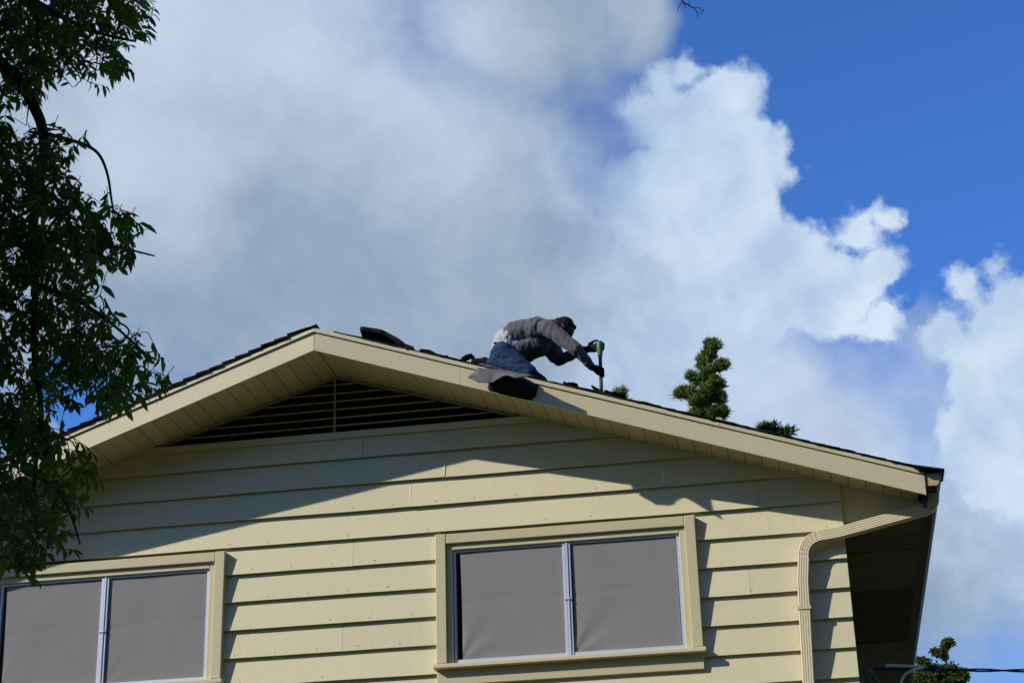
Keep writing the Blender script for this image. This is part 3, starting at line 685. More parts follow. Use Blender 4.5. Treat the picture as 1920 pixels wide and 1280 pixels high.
body_parts = [
    (J['pelvis'], .105, J['waist'], .110, 1.25), (J['waist'], .115, J['chest'], .13, 1.3), (J['chest'], .13, J['neck'], .075, 1.3),
    (J['neck']-Vector((.05, 0, .02)), .062, hd+Vector((-.01, 0, -.01)), .062, 1),
    (hd+Vector((-.012, 0, .022)), .088, hd+Vector((.03, 0, -.02)), .078, .86), (hd+Vector((.035, 0, -.025)), .066, J['chin'], .036, .9),
    (hd+Vector((.085, 0, -.022)), .013, hd+Vector((.097, 0, -.048)), .014, 1), (hd+Vector((.070, -.02, -.005)), .020, hd+Vector((.070, .02, -.005)), .020, 1),
    (hd+Vector((.081, -.02, -.076)), .010, hd+Vector((.081, .02, -.076)), .010, 1),
    (hd+Vector((.0, -.078, .002)), .016, hd+Vector((.014, -.080, -.028)), .011, .6), (hd+Vector((.0, .078, .002)), .016, hd+Vector((.014, .080, -.028)), .011, .6),
    (J['rsh'], .062, J['relb'], .043, 1), (J['relb'], .043, J['rwri'], .030, 1), (J['lsh'], .062, J['lelb'], .043, 1), (J['lelb'], .043, J['lwri'], .030, 1),
    (J['chest'], .10, J['rsh'], .062, 1), (J['chest'], .10, J['lsh'], .062, 1),
    (J['rhip'], .088, J['rknee'], .058, 1), (J['rknee'], .056, J['rank'], .042, 1), (J['rank'], .040, J['rtoe'], .034, 1),
    (J['lhip'], .088, J['lknee'], .058, 1), (J['lknee'], .056, J['lank'], .042, 1), (J['lank'], .040, J['ltoe'], .034, 1)]
blob_mesh('body', body_parts, .011, 2, m_skin, person)
Vv = Vector
shirt_parts = [
    (Vv((1.935, -.40, 8.125)), .158, J['waist']+Vv((.03, 0, .01)), .163, 1.18), (J['waist']+Vv((.03, 0, .01)), .163, J['chest']+Vv((0, 0, -.005)), .165, 1.2),
    (J['chest']+Vv((0, 0, -.005)), .165, Vv((2.33, -.40, 8.195)), .105, 1.35), (Vv((2.02, -.40, 8.02)), .122, Vv((2.19, -.40, 8.05)), .115, 1.38), (Vv((2.02, -.40, 7.99)), .09, Vv((2.09, -.40, 7.95)), .055, 1.85),
    (Vv((2.24, -.50, 8.165)), .10, J['rsh'], .086, 1), (Vv((2.24, -.30, 8.175)), .10, J['lsh'], .084, 1),
    (J['rsh'], .088, J['relb'], .064, 1), (J['relb'], .064, J['rwri'], .043, 1), (J['lsh'], .086, J['lelb'], .066, 1), (J['lelb'], .064, J['lwri'], .044, 1),
    (Vv((2.26, -.26, 8.12)), .09, Vv((2.32, -.22, 8.0)), .075, 1)]
shirt = blob_mesh('shirt', shirt_parts, .010, 4, m_shirt, person, .006, (18, 7, 7), 3)
shirt['label'] = 'loose grey long-sleeved shirt'
hem_parts = [(Vv((1.858, -.40, 8.028)), .157, Vv((1.900, -.40, 8.100)), .167, 1.17), (Vv((1.90, -.40, 8.045)), .136, Vv((2.02, -.40, 8.02)), .105, 1.42)]
hem = blob_mesh('undershirt', hem_parts, .010, 3, m_white, person, .007, (22, 9, 7), 8); hem['label'] = 'white undershirt hem hanging out below the shirt'
ring = []; t_ = Vv((.119, 0, .11)).normalized(); n_ = Vv((-t_.z, 0, t_.x))
for i in range(33):
    an = 2*math.pi*i/32; ring.append(Vv((1.846, -.40, 7.988))+n_*math.cos(an)*.143+Vv((0, 1, 0))*math.sin(an)*.176+SH)
bl = MB(); bl.tube(ring, .020, 8, False); bl.obj('belt', m_black, person, True)
jean_parts = [(Vv((1.835, -.40, 7.975)), .138, Vv((1.875, -.40, 7.94)), .135, 1.22),
    (J['rhip']+Vv((-.01, 0, .01)), .118, J['rknee'], .085, 1), (J['rknee'], .082, J['rank']+Vv((.03, 0, 0)), .062, 1),
    (J['lhip'], .118, J['lknee'], .085, 1), (J['lknee'], .082, J['lank']+Vv((.03, 0, 0)), .062, 1)]
jeans = blob_mesh('jeans', jean_parts, .011, 2, m_jean, person, .008, (9, 7, 26), 5); jeans['label'] = 'faded blue jeans'
for a, t in (('rank', 'rtoe'), ('lank', 'ltoe')):
    blob_mesh('boot', [(J[a]+Vv((-.005, 0, -.01)), .056, J[a]+Vv((-.03, 0, .02)), .054, 1), (J[a]+Vv((-.03, 0, .01)), .052, J[t], .044, 1.05), (J[t], .044, J[t]+Vv((-.02, 0, -.03)), .04, 1.1)], .010, 2, m_black, person)
cap_parts = [(hd+Vv((-.030, 0, .022)), .096, hd+Vv((.010, 0, .024)), .097, .90), (hd+Vv((-.02, 0, -.02)), .088, hd+Vv((-.055, 0, -.045)), .07, .95)]
capo = blob_mesh('cap', cap_parts, .010, 2, m_black, person, .004); capo['label'] = 'black cloth cap'
bm_ = MB(); bc = hd+Vv((.075, 0, .055))
vs = []; fs = []
for i in range(9):
    an = -1.2+2.4*i/8
    for rr, dz in ((.03, .004), (.085, -.028)):
        for t in (0, .006): vs.append(bc+Vv((math.cos(an)*rr*.75-.012, math.sin(an)*rr*.95, dz*1.2-t-.02*(rr > .05))))
for i in range(8):
    a = i*4; b = a+4; fs += [(a, a+2, b+2, b), (a+1, b+1, b+3, a+3), (a+2, a+3, b+3, b+2), (a, b, b+1, a+1)]
bm_.add([v+SH for v in vs], fs); bm_.obj('cap_brim', m_black, capo, True)
def glove(wrist, knuckle, shaft, rad, a0, a1, z_top, thumb, name_lab):
    parts = [(wrist, .040, wrist.lerp(knuckle, .35), .036, 1), (wrist.lerp(knuckle, .3), .033, knuckle, .030, .85)]
    zc = [0, -.024, -.047, -.068]; rr = [.0125, .0130, .0122, .0108]; sp = [.94, 1.0, .95, .82]
    for i in range(4):
        z = z_top+zc[i]; kn = Vv((knuckle.x, knuckle.y, z))
        parts.append((wrist.lerp(kn, .6), .017, kn, rr[i]*1.15, 1))
        prev = kn; pr = rr[i]*1.1
        for t in (0, .33, .66, 1):
            an = math.radians(a0+(a1-a0)*t*sp[i]); q = Vv((shaft.x+math.cos(an)*rad, shaft.y+math.sin(an)*rad, z-.006*t))
            parts.append((prev, pr, q, rr[i]*(1-.18*t), 1)); prev = q; pr = rr[i]*(1-.18*t)
    tpts = [wrist.lerp(knuckle, .45)]+[Vv(t) for t in thumb]
    for a, b, r0, r1 in zip(tpts[:-1], tpts[1:], (.020, .015, .013), (.015, .0135, .011)): parts.append((a, r0, b, r1, 1))
    o = blob_mesh('glove', parts, .0055, 2, m_black, person); o['label'] = name_lab
glove(Vv((2.725, -.557, 7.715)), Vv((2.782, -.515, 7.685)), Vv((2.806, -.47, 0)), .031, -95, 95, 7.712, [(2.772, -.500, 7.735), (2.780, -.462, 7.742), (2.800, -.438, 7.738)], 'black work glove gripping the bar')
glove(Vv((2.640, -.352, 7.975)), Vv((2.760, -.418, 7.968)), Vv((2.810, -.47, 0)), .042, 145, 10, 7.995, [(2.700, -.400, 8.018), (2.745, -.425, 8.030), (2.785, -.445, 8.030)], 'black work glove bracing the green grip')

# ------------------------------------------------------------------ leaves and trees
def leaflet(L, W, fold=.18, droop=.18):
    st = [(0, 0), (.22, .36), (.5, .5), (.78, .30), (1, 0)]
    mid = [Vv((L*t, 0, -droop*L*t*t)) for t in (0, .22, .5, .78, 1)]
    vs = list(mid); fs = []
    for s in (1, -1):
        b = len(vs)
        for (t, w), m in list(zip(st, mid))[1:4]: vs.append(m+Vv((0, s*w*W, fold*w*W)))
        f = [(0, 1, b), (1, 2, b+1, b), (2, 3, b+2, b+1), (3, 4, b+2)]
        fs += f if s > 0 else [tuple(reversed(q)) for q in f]
    return vs, fs
def compound(seed, npair, ln):
    r = random.Random(seed); mb = MB()
    bend = r.uniform(-.1, .35)
    def rach(t): return Vv((ln*t*(1-.12*bend*t), .02*math.sin(seed+t*2), -bend*ln*t*t))
    mb.tube([rach(t) for t in (0, .3, .6, 1)], [.0026, .0022, .0018, .0012], 3, False)
    at_ = [(.36+.56*i/max(1, npair-1), s) for i in range(npair) for s in (1, -1)]+[(1, 0)]
    for t, s in at_:
        L = LSC*r.uniform(.074, .118)*(1 if s else 1.1)*(.85+.25*t); W = L*r.uniform(.32, .42)
        vs, fs = leaflet(L, W, r.uniform(.1, .5), r.uniform(.1, .5))
        an = s*r.uniform(.75, 1.15) if s else r.uniform(-.2, .2)
        R = Matrix.Rotation(an, 3, 'Z') @ Matrix.Rotation(r.uniform(.05, .75), 3, 'Y') @ Matrix.Rotation(r.uniform(-.7, .7), 3, 'X')
        p = rach(t); mb.add([R @ v+p for v in vs], fs)
    return mb
LSC = .66
leaf_mb = [compound(i*13+5, n, l*LSC) for i, (n, l) in enumerate(((3, .20), (3, .17), (2, .15), (4, .24), (3, .22), (2, .18), (4, .21)))]
leaf_me = [mesh('leaf', b.v, b.f, m_leaf) for b in leaf_mb]
ash = empty('ash_tree', (-2.6, -10.0, 0), 'dark leafy tree with pinnate leaves hanging in at the left edge', 'tree')
P1 = [(0.21, 7.651), (1.261, 7.5), (1.299, 7.196), (1.212, 7.087), (1.25, 6.952), (1.139, 6.909), (1.084, 6.79), (0.975, 6.804), (0.842, 6.93), (0.739, 6.859), (0.698, 6.779), (0.543, 6.765), (0.294, 6.746)]
P2 = [(0.294, 6.746), (0.487, 6.688), (0.68, 6.613), (0.866, 6.59), (0.964, 6.413), (0.918, 6.288), (1.051, 6.096), (1.34, 5.999), (1.365, 5.809), (1.251, 5.744), (1.136, 5.694), (1.153, 5.524), (1.23, 5.35), (1.422, 5.271), (1.466, 5.075), (1.393, 4.995), (1.27, 4.905), (1.172, 4.885), (1.005, 5.031), (0.973, 4.874), (1.067, 4.75), (1.133, 4.603), (1.078, 4.384), (1.126, 4.161), (0.983, 4.144), (0.951, 4.012), (0.877, 4.071), (0.768, 4.052), (0.535, 4.151)]
def inside(p, poly):
    x, y = p; c = False
    for (x1, y1), (x2, y2) in zip(poly, poly[1:]+poly[:1]):
        if (y1 > y) != (y2 > y) and x < (x2-x1)*(y-y1)/(y2-y1)+x1: c = not c
    return c
limb = [(-0.564, -8.9, 8.06), (0.04, -8.7, 7.387), (0.494, -8.6, 6.976), (0.603, -8.6, 6.791), (0.698, -8.6, 6.578), (0.672, -8.55, 6.317), (0.667, -8.6, 5.996), (0.74, -8.65, 5.643), (0.725, -8.6, 5.28), (0.797, -8.55, 4.919), (0.781, -8.6, 4.576), (0.834, -8.6, 4.265)]
brs = [(limb, .042, .006), ([(-0.564, -8.9, 8.06), (0.137, -8.8, 7.734), (0.55, -8.6, 7.459), (0.85, -8.5, 7.275), (1.139, -8.5, 7.166)], .03, .005),
       ([(0.698, -8.6, 6.578), (0.841, -8.6, 6.52), (0.952, -8.62, 6.464), (1.032, -8.62, 6.399), (1.086, -8.62, 6.269), (1.103, -8.6, 6.138), (1.124, -8.6, 6.04)], .012, .005),
       ([(0.667, -8.6, 5.996), (0.88, -8.5, 5.972), (1.093, -8.45, 5.917), (1.288, -8.4, 5.864)], .012, .004),
       ([(0.74, -8.65, 5.643), (0.939, -8.6, 5.561), (1.093, -8.6, 5.454), (1.201, -8.6, 5.353), (1.369, -8.6, 5.187)], .014, .004),
       ([(0.719, -8.55, 4.638), (0.867, -8.55, 4.569), (0.991, -8.6, 4.419), (1.061, -8.6, 4.22)], .010, .004),
       ([(1.102, -8.6, 5.544), (1.168, -8.6, 5.416), (1.252, -8.6, 5.362), (1.246, -8.6, 5.318), (1.219, -8.6, 5.291)], .006, .004)]
wood = MB(); nodes = []
for pts, ra, rb in brs:
    pp = chaikin(pts, 2); m = len(pp)
    wood.tube(pp, [ra+(rb-ra)*i/(m-1) for i in range(m)], 7)
    nodes += [(p, ra+(rb-ra)*i/(m-1)) for i, p in enumerate(pp)]
cand = []
r_ = random.Random(21)
area = [(P1, 90), (P2, 195)]
for poly, cnt in area:
    xs = [p[0] for p in poly]; zs = [p[1] for p in poly]; k = 0
    while k < cnt:
        x, z = r_.uniform(min(xs), max(xs)), r_.uniform(min(zs), max(zs))
        if not inside((x, z), poly): continue
        dy = r_.gauss(0, .35)
        # keep the same place as seen from the lawn, at its own depth
        f = (8.125+dy)/8.125
        cand.append((Vv((4.586+(x-4.586)*f, -8.6+dy, 1.65+(z-1.65)*f)), None)); k += 1
for t in [(1.089, 7.225), (1.288, 7.174), (1.217, 7.001), (1.05, 6.835), (1.311, 5.987), (1.289, 5.848), (1.249, 5.775), (1.429, 5.123), (1.365, 5.247), (1.434, 5.034), (1.077, 4.192), (0.919, 4.068), (1.22, 7.23), (1.14, 7.54)]:
    cand.append((Vv((t[0], -8.55, t[1])), 1))
items = []
for p, tip in cand:
    d = Vv((r_.uniform(.2, 1.0), r_.uniform(-.6, .6), r_.uniform(-1.0, .15)))
    if r_.random() < .2: d.x *= -1
    if tip: d = Vv((1, r_.uniform(-.3, .3), r_.uniform(-.7, -.1)))
    d.normalize()
    items.append((p-d*(.21 if tip else .12), d))
items.sort(key=lambda it: min((it[0]-n[0]).length for n in nodes))
crown = None
leaf_objs = []
for k, (b, d) in enumerate(items):
    n0 = min(nodes, key=lambda n: (n[0]-b).length)
    mid = n0[0].lerp(b, .5)+Vv((0, 0, .03))
    rr = max(.0028, min(n0[1]*.6, .006))
    if .02 < (n0[0]-b).length < .32:
        wood.tube(chaikin([n0[0], mid, b], 1), [rr, rr, rr*.9, rr*.8, .003, .0026], 4, False)
        nodes += [(mid, rr*.8), (b, .003)]
    upv = Vv((r_.uniform(-.5, .5), r_.uniform(-.7, .5), 1)); x = d; y = upv.cross(x).normalized(); z = x.cross(y)
    M4 = Matrix((x, y, z)).transposed().to_4x4(); M4.translation = b
    leaf_objs.append((M4, k))
trunk = MB(); tr_ = chaikin([(-2.6, -10.0, -.1), (-2.55, -10.0, 1.5), (-2.4, -9.9, 3.4), (-2.0, -9.7, 5.2), (-1.3, -9.3, 6.9), (-0.564, -8.9, 8.06)], 2)
trunk.tube(tr_, [.26-.20*(i/(len(tr_)-1))**.8 for i in range(len(tr_))], 12)
for e in ((-3.6, -10.8, 8.2), (-2.6, -9.0, 8.8), (-1.2, -11.6, 8.0), (-3.0, -11.4, 6.6), (-.4, -10.4, 8.6)):
    s0 = tr_[len(tr_)//2]; q = chaikin([s0, s0.lerp(Vv(e), .5)+Vv((0, 0, .4)), e], 2); trunk.tube(q, [.10-.085*i/(len(q)-1) for i in range(len(q))], 7)
trunk.obj('trunk', m_bark, ash, True)
wood.obj('branches', m_bark, ash, True)
# the rest of the crown, out to the left of the view
lv = [np.array(b.v) for b in leaf_mb]; lf = [b.f for b in leaf_mb]
def scatter(points, dirs, scales, name, mat, parent, verts_list, faces_list, kinds=None):
    V_, F_ = [], []; off = 0
    for i, (p, d, s) in enumerate(zip(points, dirs, scales)):
        k = kinds[i] if kinds else i % len(verts_list); x = Vv(d).normalized(); y = Vv((random.uniform(-.6, .6), random.uniform(-.6, .6), 1)).cross(x).normalized(); z = x.cross(y)
        R = np.array((x, y, z))*s
        V_.append(verts_list[k] @ R+np.array(p)); F_ += [tuple(j+off for j in f) for f in faces_list[k]]; off += len(verts_list[k])
    me = bpy.data.meshes.new(name); me.from_pydata(np.concatenate(V_).tolist(), [], F_); me.update(); me.materials.append(mat)
    return link(name, me, parent)
simple_v, simple_f = [], []
for sd in range(4):
    r = random.Random(sd+90); mb = MB()
    for t, s in [(.4, 1), (.4, -1), (.65, 1), (.65, -1), (.9, 1), (.9, -1), (1, 0)]:
        L = r.uniform(.09, .12); W = L*.42; an = s*r.uniform(.7, 1.2); R = Matrix.Rotation(an, 3, 'Z') @ Matrix.Rotation(r.uniform(0, .8), 3, 'Y') @ Matrix.Rotation(r.uniform(-.7, .7), 3, 'X')
        mb.add([R @ Vv(q)+Vv((t*.2, 0, -.03*t)) for q in ((0, 0, 0), (L*.5, W*.5, .004), (L, 0, -.02), (L*.5, -W*.5, .004))], [(0, 1, 2, 3)])
    simple_v.append(np.array(mb.v)); simple_f.append(mb.f)
pts, dirs, scs = [], [], []
while len(pts) < 13500:
    q = rng.normal(size=3); q /= np.linalg.norm(q); rad = rng.random()**.45
    p = np.array((-1.3, -10.3, 7.0))+q*rad*np.array((2.7, 2.5, 3.3))
    if p[0] > 4.586-.535*(p[1]+16.725)-.32: continue
    pts.append(p); dirs.append((rng.normal(), rng.normal(), rng.uniform(-1, .2))); scs.append(rng.uniform(1.1, 1.6))
kinds = [i % 4 for i in range(len(pts))]
for poly, cnt in ((P1, 300), (P2, 760)):
    xs = [p[0] for p in poly]; zs = [p[1] for p in poly]; k = 0
    while k < cnt:
        x, z = r_.uniform(min(xs), max(xs)), r_.uniform(min(zs), max(zs))
        if not inside((x+.10, z), poly) or not inside((x, z-.05), poly): continue
        dy = r_.gauss(.25, .5); f = (8.125+dy)/8.125
        d = Vv((r_.uniform(-.3, 1.0), r_.uniform(-.7, .7), r_.uniform(-1.0, .2))).normalized()
        pts.append(np.array(Vv((4.586+(x-4.586)*f, -8.6+dy, 1.65+(z-1.65)*f))-d*.15)); dirs.append(tuple(d)); scs.append(1.0); kinds.append(4+k % len(lv)); k += 1
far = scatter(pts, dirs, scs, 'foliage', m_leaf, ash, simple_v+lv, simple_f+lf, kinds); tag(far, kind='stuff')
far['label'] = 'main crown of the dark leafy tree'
pl = Vv((-2.6, -10.0, 0))
for M4, k in leaf_objs:
    o = bpy.data.objects.new('leaf', leaf_me[k % len(leaf_me)]); C.objects.link(o); o.parent = ash
    M4 = M4.copy(); M4.translation -= pl; o.matrix_local = M4

# unseen tall trees added behind the viewer, blocking sky to darken the shaded wall
tl_v, tl_f = [], []; trk = MB(); rt_ = random.Random(5)
for cx_, cy_, h_, rr_ in ((-15, -19, 12, 4.5), (-9, -22, 16, 5), (-3, -24, 19, 5.5), (3, -24, 20, 5.5), (9, -24, 20, 5.5), (15, -22, 19, 5.5), (20, -17, 18, 5), (23, -10, 17, 5), (-20, -13, 11, 4), (-24, -6, 10, 4), (25, -2, 15, 5)):
    trk.tube([(cx_, cy_, -.1), (cx_, cy_, h_*.4), (cx_+.5, cy_, h_*.8)], [.35, .28, .1], 8)
    for _ in range(2200):
        v = rng.normal(size=3); v /= np.linalg.norm(v); c_ = np.array((cx_, cy_, h_*.56))+v*rng.random()**.4*np.array((rr_, rr_, h_*.44))
        a_ = rng.normal(size=3); a_ /= np.linalg.norm(a_); b2 = np.cross(a_, rng.normal(size=3)); b2 /= np.linalg.norm(b2); q_ = .34
        o_ = len(tl_v); tl_v += [tuple(c_-a_*q_), tuple(c_+b2*q_*.6), tuple(c_+a_*q_), tuple(c_-b2*q_*.6)]; tl_f.append((o_, o_+1, o_+2, o_+3))
tl = empty('sky_blocking_trees', (3, -25, 0)); tag(tl, 'added row of unseen tall trees behind the viewer, blocking sky light from the wall', None, None, 'stuff')
obj('foliage', tl_v, tl_f, m_leaf, tl); trk.obj('trunk', m_bark, tl)

# conifers behind the roof
tuft_v, tuft_f = [], []
for sd in range(5):
    r = random.Random(sd); mb = MB()
    for i in range(9):
        an = r.uniform(0, 6.28); el = r.uniform(.1, .9); L = r.uniform(.06, .125); w = .0075
        d = Vv((math.cos(el), math.sin(el)*math.cos(an), math.sin(el)*math.sin(an))); s = d.cross(Vv((r.random(), r.random(), r.random()))).normalized()*w
        b = Vv((r.uniform(0, .05), 0, 0)); mb.add([b-s*.5, b+s*.5, b+d*L*.6+s*.8, b+d*L, b+d*L*.6-s*.8], [(0, 1, 2, 3, 4)])
    tuft_v.append(np.array(mb.v)); tuft_f.append(mb.f)
def conifer(name, base, lumps, stem, label, mat, dens, tsize=1.0, upw=.8, sh=(0, 0), lsc=.92):
    lumps = [(a[0]+sh[0], a[1], a[2]+sh[1])+tuple(a[3:]) for a in lumps]; stem = [(a[0]+sh[0], a[1], a[2]+(sh[1] if a[2] > 1 else 0)) for a in stem]
    t = empty(name, (base[0], base[1], 0), label, 'tree')
    mb = MB(); q = chaikin(stem, 2); mb.tube(q, [.16-.145*(i/(len(q)-1)) for i in range(len(q))], 8)
    mb.obj('trunk', m_bark, t, True)
    lb = MB(); P, D, S = [], [], []
    for x, y, z, rx, ry, rz in lumps:
        rx, ry, rz = rx*lsc, ry*lsc, rz*lsc; c = Vv((x, y, z)); s0 = min(q, key=lambda p: (p-(c-Vv((0, 0, rz)))).length); lb.tube([s0, s0.lerp(c, .6)-Vv((0, 0, .04)), c+Vv((0, 0, rz*.4))], [.022, .014, .006], 5, False)
        for _ in range(int(dens*rx*rz*(ry/rx)**.5)):
            v = rng.normal(size=3); v /= np.linalg.norm(v); rad = rng.random()**.38
            bump_ = 1+.35*mnoise.noise(Vv((x*3+v[0]*2.6, z*3+v[1]*2.6, v[2]*2.6)))
            p = np.array((x+v[0]*rx*rad*bump_, y+v[1]*ry*rad*bump_, z+v[2]*rz*rad*bump_))
            P.append(p); D.append((v[0]*.8+rng.normal()*.35, v[1]*.8+rng.normal()*.35, v[2]*.6+upw+rng.normal()*.3)); S.append(rng.uniform(.8, 1.5)*tsize)
    lb.obj('limbs', m_bark, t, True)
    scatter(P, D, S, 'crown', mat, t, tuft_v, tuft_f)
    return t
jl = [(3.33, 11, 12.20, .15, .16, .15), (3.26, 11, 12.05, .15, .16, .17), (3.17, 11, 11.90, .14, .16, .19), (3.22, 10.95, 11.70, .16, .17, .17), (3.47, 11, 11.86, .14, .15, .10), (3.40, 11, 11.78, .10, .12, .09), (2.95, 11, 11.68, .10, .12, .11), (3.05, 11, 11.57, .10, .12, .12),
      (3.34, 10.95, 11.50, .17, .18, .18), (3.20, 10.9, 11.36, .16, .18, .16), (2.78, 11, 11.40, .16, .16, .14), (2.92, 10.95, 11.36, .13, .15, .14), (3.02, 10.9, 11.20, .17, .18, .15), (3.36, 11, 11.27, .16, .18, .16), (3.37, 11.05, 11.05, .16, .18, .16), (2.98, 11, 11.0, .17, .2, .14), (3.18, 11, 11.02, .18, .2, .18),
      (3.15, 11, 10.7, .32, .32, .25), (3.1, 11, 10.2, .42, .42, .35), (3.1, 11, 9.5, .55, .55, .5), (3.1, 11, 8.6, .7, .7, .6)]
conifer('juniper_tree', (3.1, 11), jl, [(3.1, 11, 0), (3.1, 11, 6), (3.12, 11, 10.5), (3.2, 11, 11.4), (3.22, 11, 11.9), (3.32, 11, 12.28)], 'sunlit olive green juniper top rising behind the right roof slope', m_jun, 19000, .78, 1.1, sh=(.06, .755), lsc=.58)
conifer('cedar_tree', (4.12, 13), [(3.94, 13, 11.33, .10, .1, .05), (4.05, 13, 11.34, .09, .1, .07), (4.13, 13, 11.39, .07, .08, .06), (4.20, 13, 11.25, .07, .1, .09), (4.31, 13, 11.22, .10, .1, .06), (4.40, 13, 11.30, .09, .09, .035), (4.1, 13, 11.05, .2, .2, .12), (4.1, 13, 10.7, .4, .4, .25), (4.1, 13, 10.1, .6, .6, .5)],
        [(4.12, 13, 0), (4.12, 13, 8), (4.12, 13, 11.35)], 'small dark conifer tip just above the roof right of the juniper', m_jun2, 11000, 1.0, .2, sh=(.072, .765), lsc=.8)
conifer('small_juniper_tree', (1.63, 12), [(1.62, 12, 11.84, .06, .07, .06), (1.66, 12, 11.88, .04, .05, .05), (1.63, 12, 11.72, .10, .12, .10), (1.63, 12, 11.4, .3, .3, .3), (1.63, 12, 10.8, .5, .5, .4)],
        [(1.63, 12, 0), (1.63, 12, 8), (1.63, 12, 11.8)], 'tiny bright green treetop peeping over the roof beside the tool', m_jun, 11000, .9, .6, sh=(.075, .778))
# broadleaf tree past the far corner
oak = empty('oak_tree', (6.5, 10.6, 0), 'broadleaf treetop beyond the eave at the lower right', 'tree')
ow = MB(); oq = chaikin([(6.5, 10.6, 0), (6.5, 10.6, 3), (6.43, 10.3, 6.0), (6.39, 10.1, 7.0)], 2); ow.tube(oq, [.13-.11*i/(len(oq)-1) for i in range(len(oq))], 8)
for e in ((6.47, 10, 6.86), (6.15, 10, 6.55), (6.62, 10, 6.40), (6.05, 10, 6.35), (6.30, 10.2, 6.1)): ow.tube([oq[-4], oq[-4].lerp(Vv(e)+Vv((.034, 0, .715)), .5)+Vv((0, 0, .03)), Vv(e)+Vv((.034, 0, .715))], [.02, .012, .004], 5, False)
ow.obj('trunk', m_bark, oak, True)
ol = [(6.50, 10, 6.87, .07, 60), (6.44, 10, 6.79, .05, 30), (6.37, 10, 6.72, .07, 50), (6.29, 10, 6.74, .05, 28), (6.42, 10, 6.66, .04, 14), (6.08, 10, 6.62, .07, 50), (6.13, 10, 6.52, .13, 110), (6.28, 10, 6.47, .10, 80), (6.40, 10, 6.46, .10, 80), (6.52, 10, 6.48, .07, 55), (6.62, 10, 6.36, .12, 110), (6.45, 10, 6.25, .2, 200), (6.2, 10, 6.3, .22, 240), (6.0, 10, 6.3, .2, 160), (6.3, 10.2, 5.9, .4, 500), (6.5, 10.4, 5.2, .7, 900)]
P, D, S = [], [], []
for x, y, z, r, n in ol:
    for _ in range(int(n*1.5)):
        v = rng.normal(size=3); v /= np.linalg.norm(v); P.append(np.array((x+.034, y, z+.715))+v*r*rng.random()**.5); D.append(rng.normal(size=3)); S.append(rng.uniform(.45, .8))
sv = []; sf = []
for sd in range(3):
    r = random.Random(sd+40); mb = MB()
    for i in range(3):
        R = Matrix.Rotation(i*2.1+r.random(), 3, 'Z') @ Matrix.Rotation(r.uniform(-.5, .7), 3, 'Y')
        mb.add([R @ Vv(q) for q in ((0, 0, 0), (.05, .028, .01), (.10, 0, -.01), (.05, -.028, .01))], [(0, 1, 2, 3)])
    sv.append(np.array(mb.v)); sf.append(mb.f)
scatter(P, D, S, 'crown', m_broad, oak, sv, sf)

# bare twig reaching in from above
tw = MB()
main = [(3.870, -8.3, 8.463), (4.020, -8.1, 7.813), (4.170, -8, 7.363), (4.194, -8, 7.316), (4.246, -8, 7.274), (4.267, -8, 7.237), (4.265, -8, 7.199)]
tw.tube(main, [.012, .009, .0058, .005, .004, .003, .0015], 5)
for b in ([(4.190, -8, 7.321), (4.176, -8, 7.308), (4.159, -8, 7.286), (4.156, -8, 7.275), (4.161, -8, 7.259)], [(4.194, -8, 7.316), (4.202, -7.98, 7.285)], [(4.250, -8, 7.272), (4.275, -8, 7.270), (4.289, -8, 7.253), (4.302, -8, 7.248), (4.308, -8, 7.263)], [(4.289, -8, 7.253), (4.293, -8, 7.235), (4.272, -8, 7.231)], [(4.220, -8, 7.293), (4.230, -8.02, 7.308)],
          [(4.170, -8, 7.363), (4.040, -8.05, 7.383), (3.980, -8.08, 7.338), (3.975, -8.08, 7.313)]):
    tw.tube(b, [.0032]+[.0026]*(len(b)-2)+[.0014], 4)
tag(tw.obj('bare_twig', m_bark), 'bare dark twig hanging into the blue sky at the top edge', 'twig')

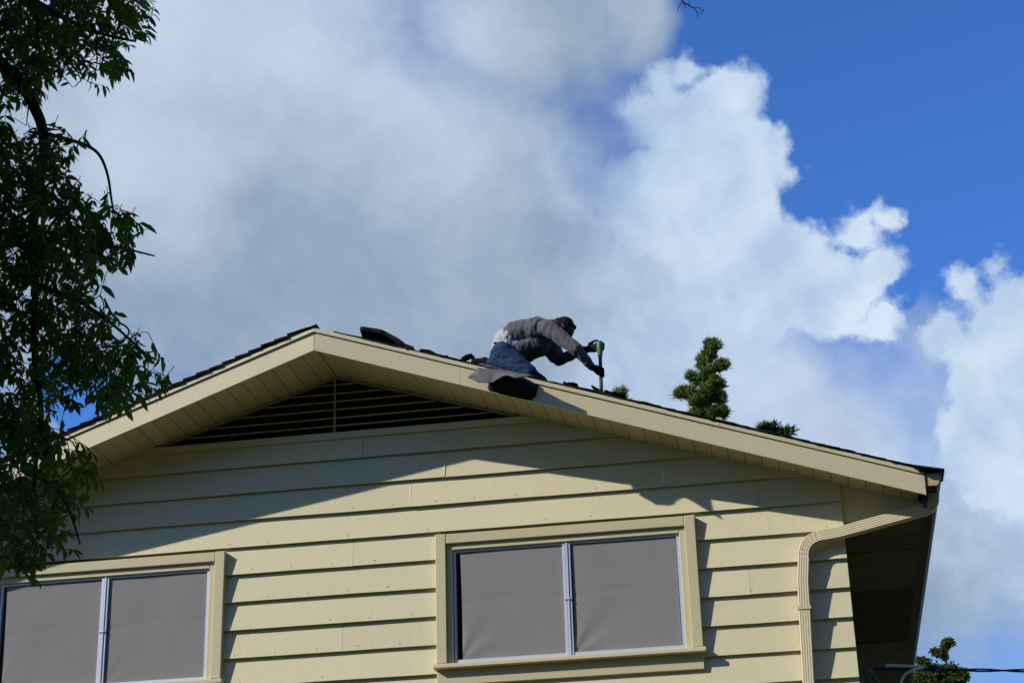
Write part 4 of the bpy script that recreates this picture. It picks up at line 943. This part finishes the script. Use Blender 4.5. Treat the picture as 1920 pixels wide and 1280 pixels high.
# ------------------------------------------------------------------ service cable at the corner
cab = empty('service_cable', (4.968, .6, 5.294), 'black twisted service cable running from the wall corner to the right edge', 'cable')
pth = [Vv((5.088, .6, 5.296)).lerp(Vv((26.968, 5.5, 6.014)), t)-Vv((0, 0, 1.5*t*(1-t))) for t in [i/120*(i/120) for i in range(121)]]
a_, b_ = [], []
s_acc = 0
for i, p in enumerate(pth):
    if i: s_acc += (p-pth[i-1]).length
    an = s_acc*7.5
    o = Vv((0, math.cos(an), math.sin(an)))*.010; a_.append(p+o); b_.append(p-o)
m = MB(); m.tube(a_, .0085, 6); m.obj('strand', m_cable, cab, True)
m = MB(); m.tube(b_, .0085, 6); m.obj('strand', m_cable, cab, True)
m = MB(); m.tube([(5.238, .575, 5.309), (5.268, .575, 5.309), (5.278, .575, 5.309), (5.588, .575, 5.276)], [.017, .018, .013, .012], 8); m.obj('sleeve', m_whitepl, cab, True)['label'] = 'white insulating sleeve'
hb = empty('service_bracket', (4.968, .5, 5.214), 'grey cable bracket with drip loops on the wall corner under the eave', 'bracket')
m = MB(); m.box(4.985, 5.03, .52, .68, 5.18, 5.33); m.tube([(5.028, .6, 5.264), (5.088, .6, 5.284), (5.108, .6, 5.314)], [.03, .035, .02], 8); m.obj('mount', m_greypl, hb)
m = MB(); m.tube(chaikin([(5.068, .58, 5.264), (5.128, .58, 5.224), (5.178, .58, 5.124), (5.198, .58, 4.914), (5.118, .6, 4.664), (4.998, .6, 4.564)], 2), .009, 6); m.tube(chaikin([(5.048, .58, 5.244), (5.088, .58, 5.164), (5.118, .58, 5.014), (5.088, .6, 4.764), (4.998, .6, 4.664)], 2), .009, 6); m.obj('drip_loop', m_greypl, hb, True)
m = MB(); m.tube(chaikin([(5.588, .575, 5.270), (5.488, .57, 5.254), (5.388, .57, 5.204), (5.348, .57, 5.084), (5.328, .57, 4.864), (5.168, .6, 4.564), (4.998, .6, 4.464)], 2), .013, 6); m.obj('cable_tail', m_whitepl, hb, True)['label'] = 'pale cable curving down from the sleeve'
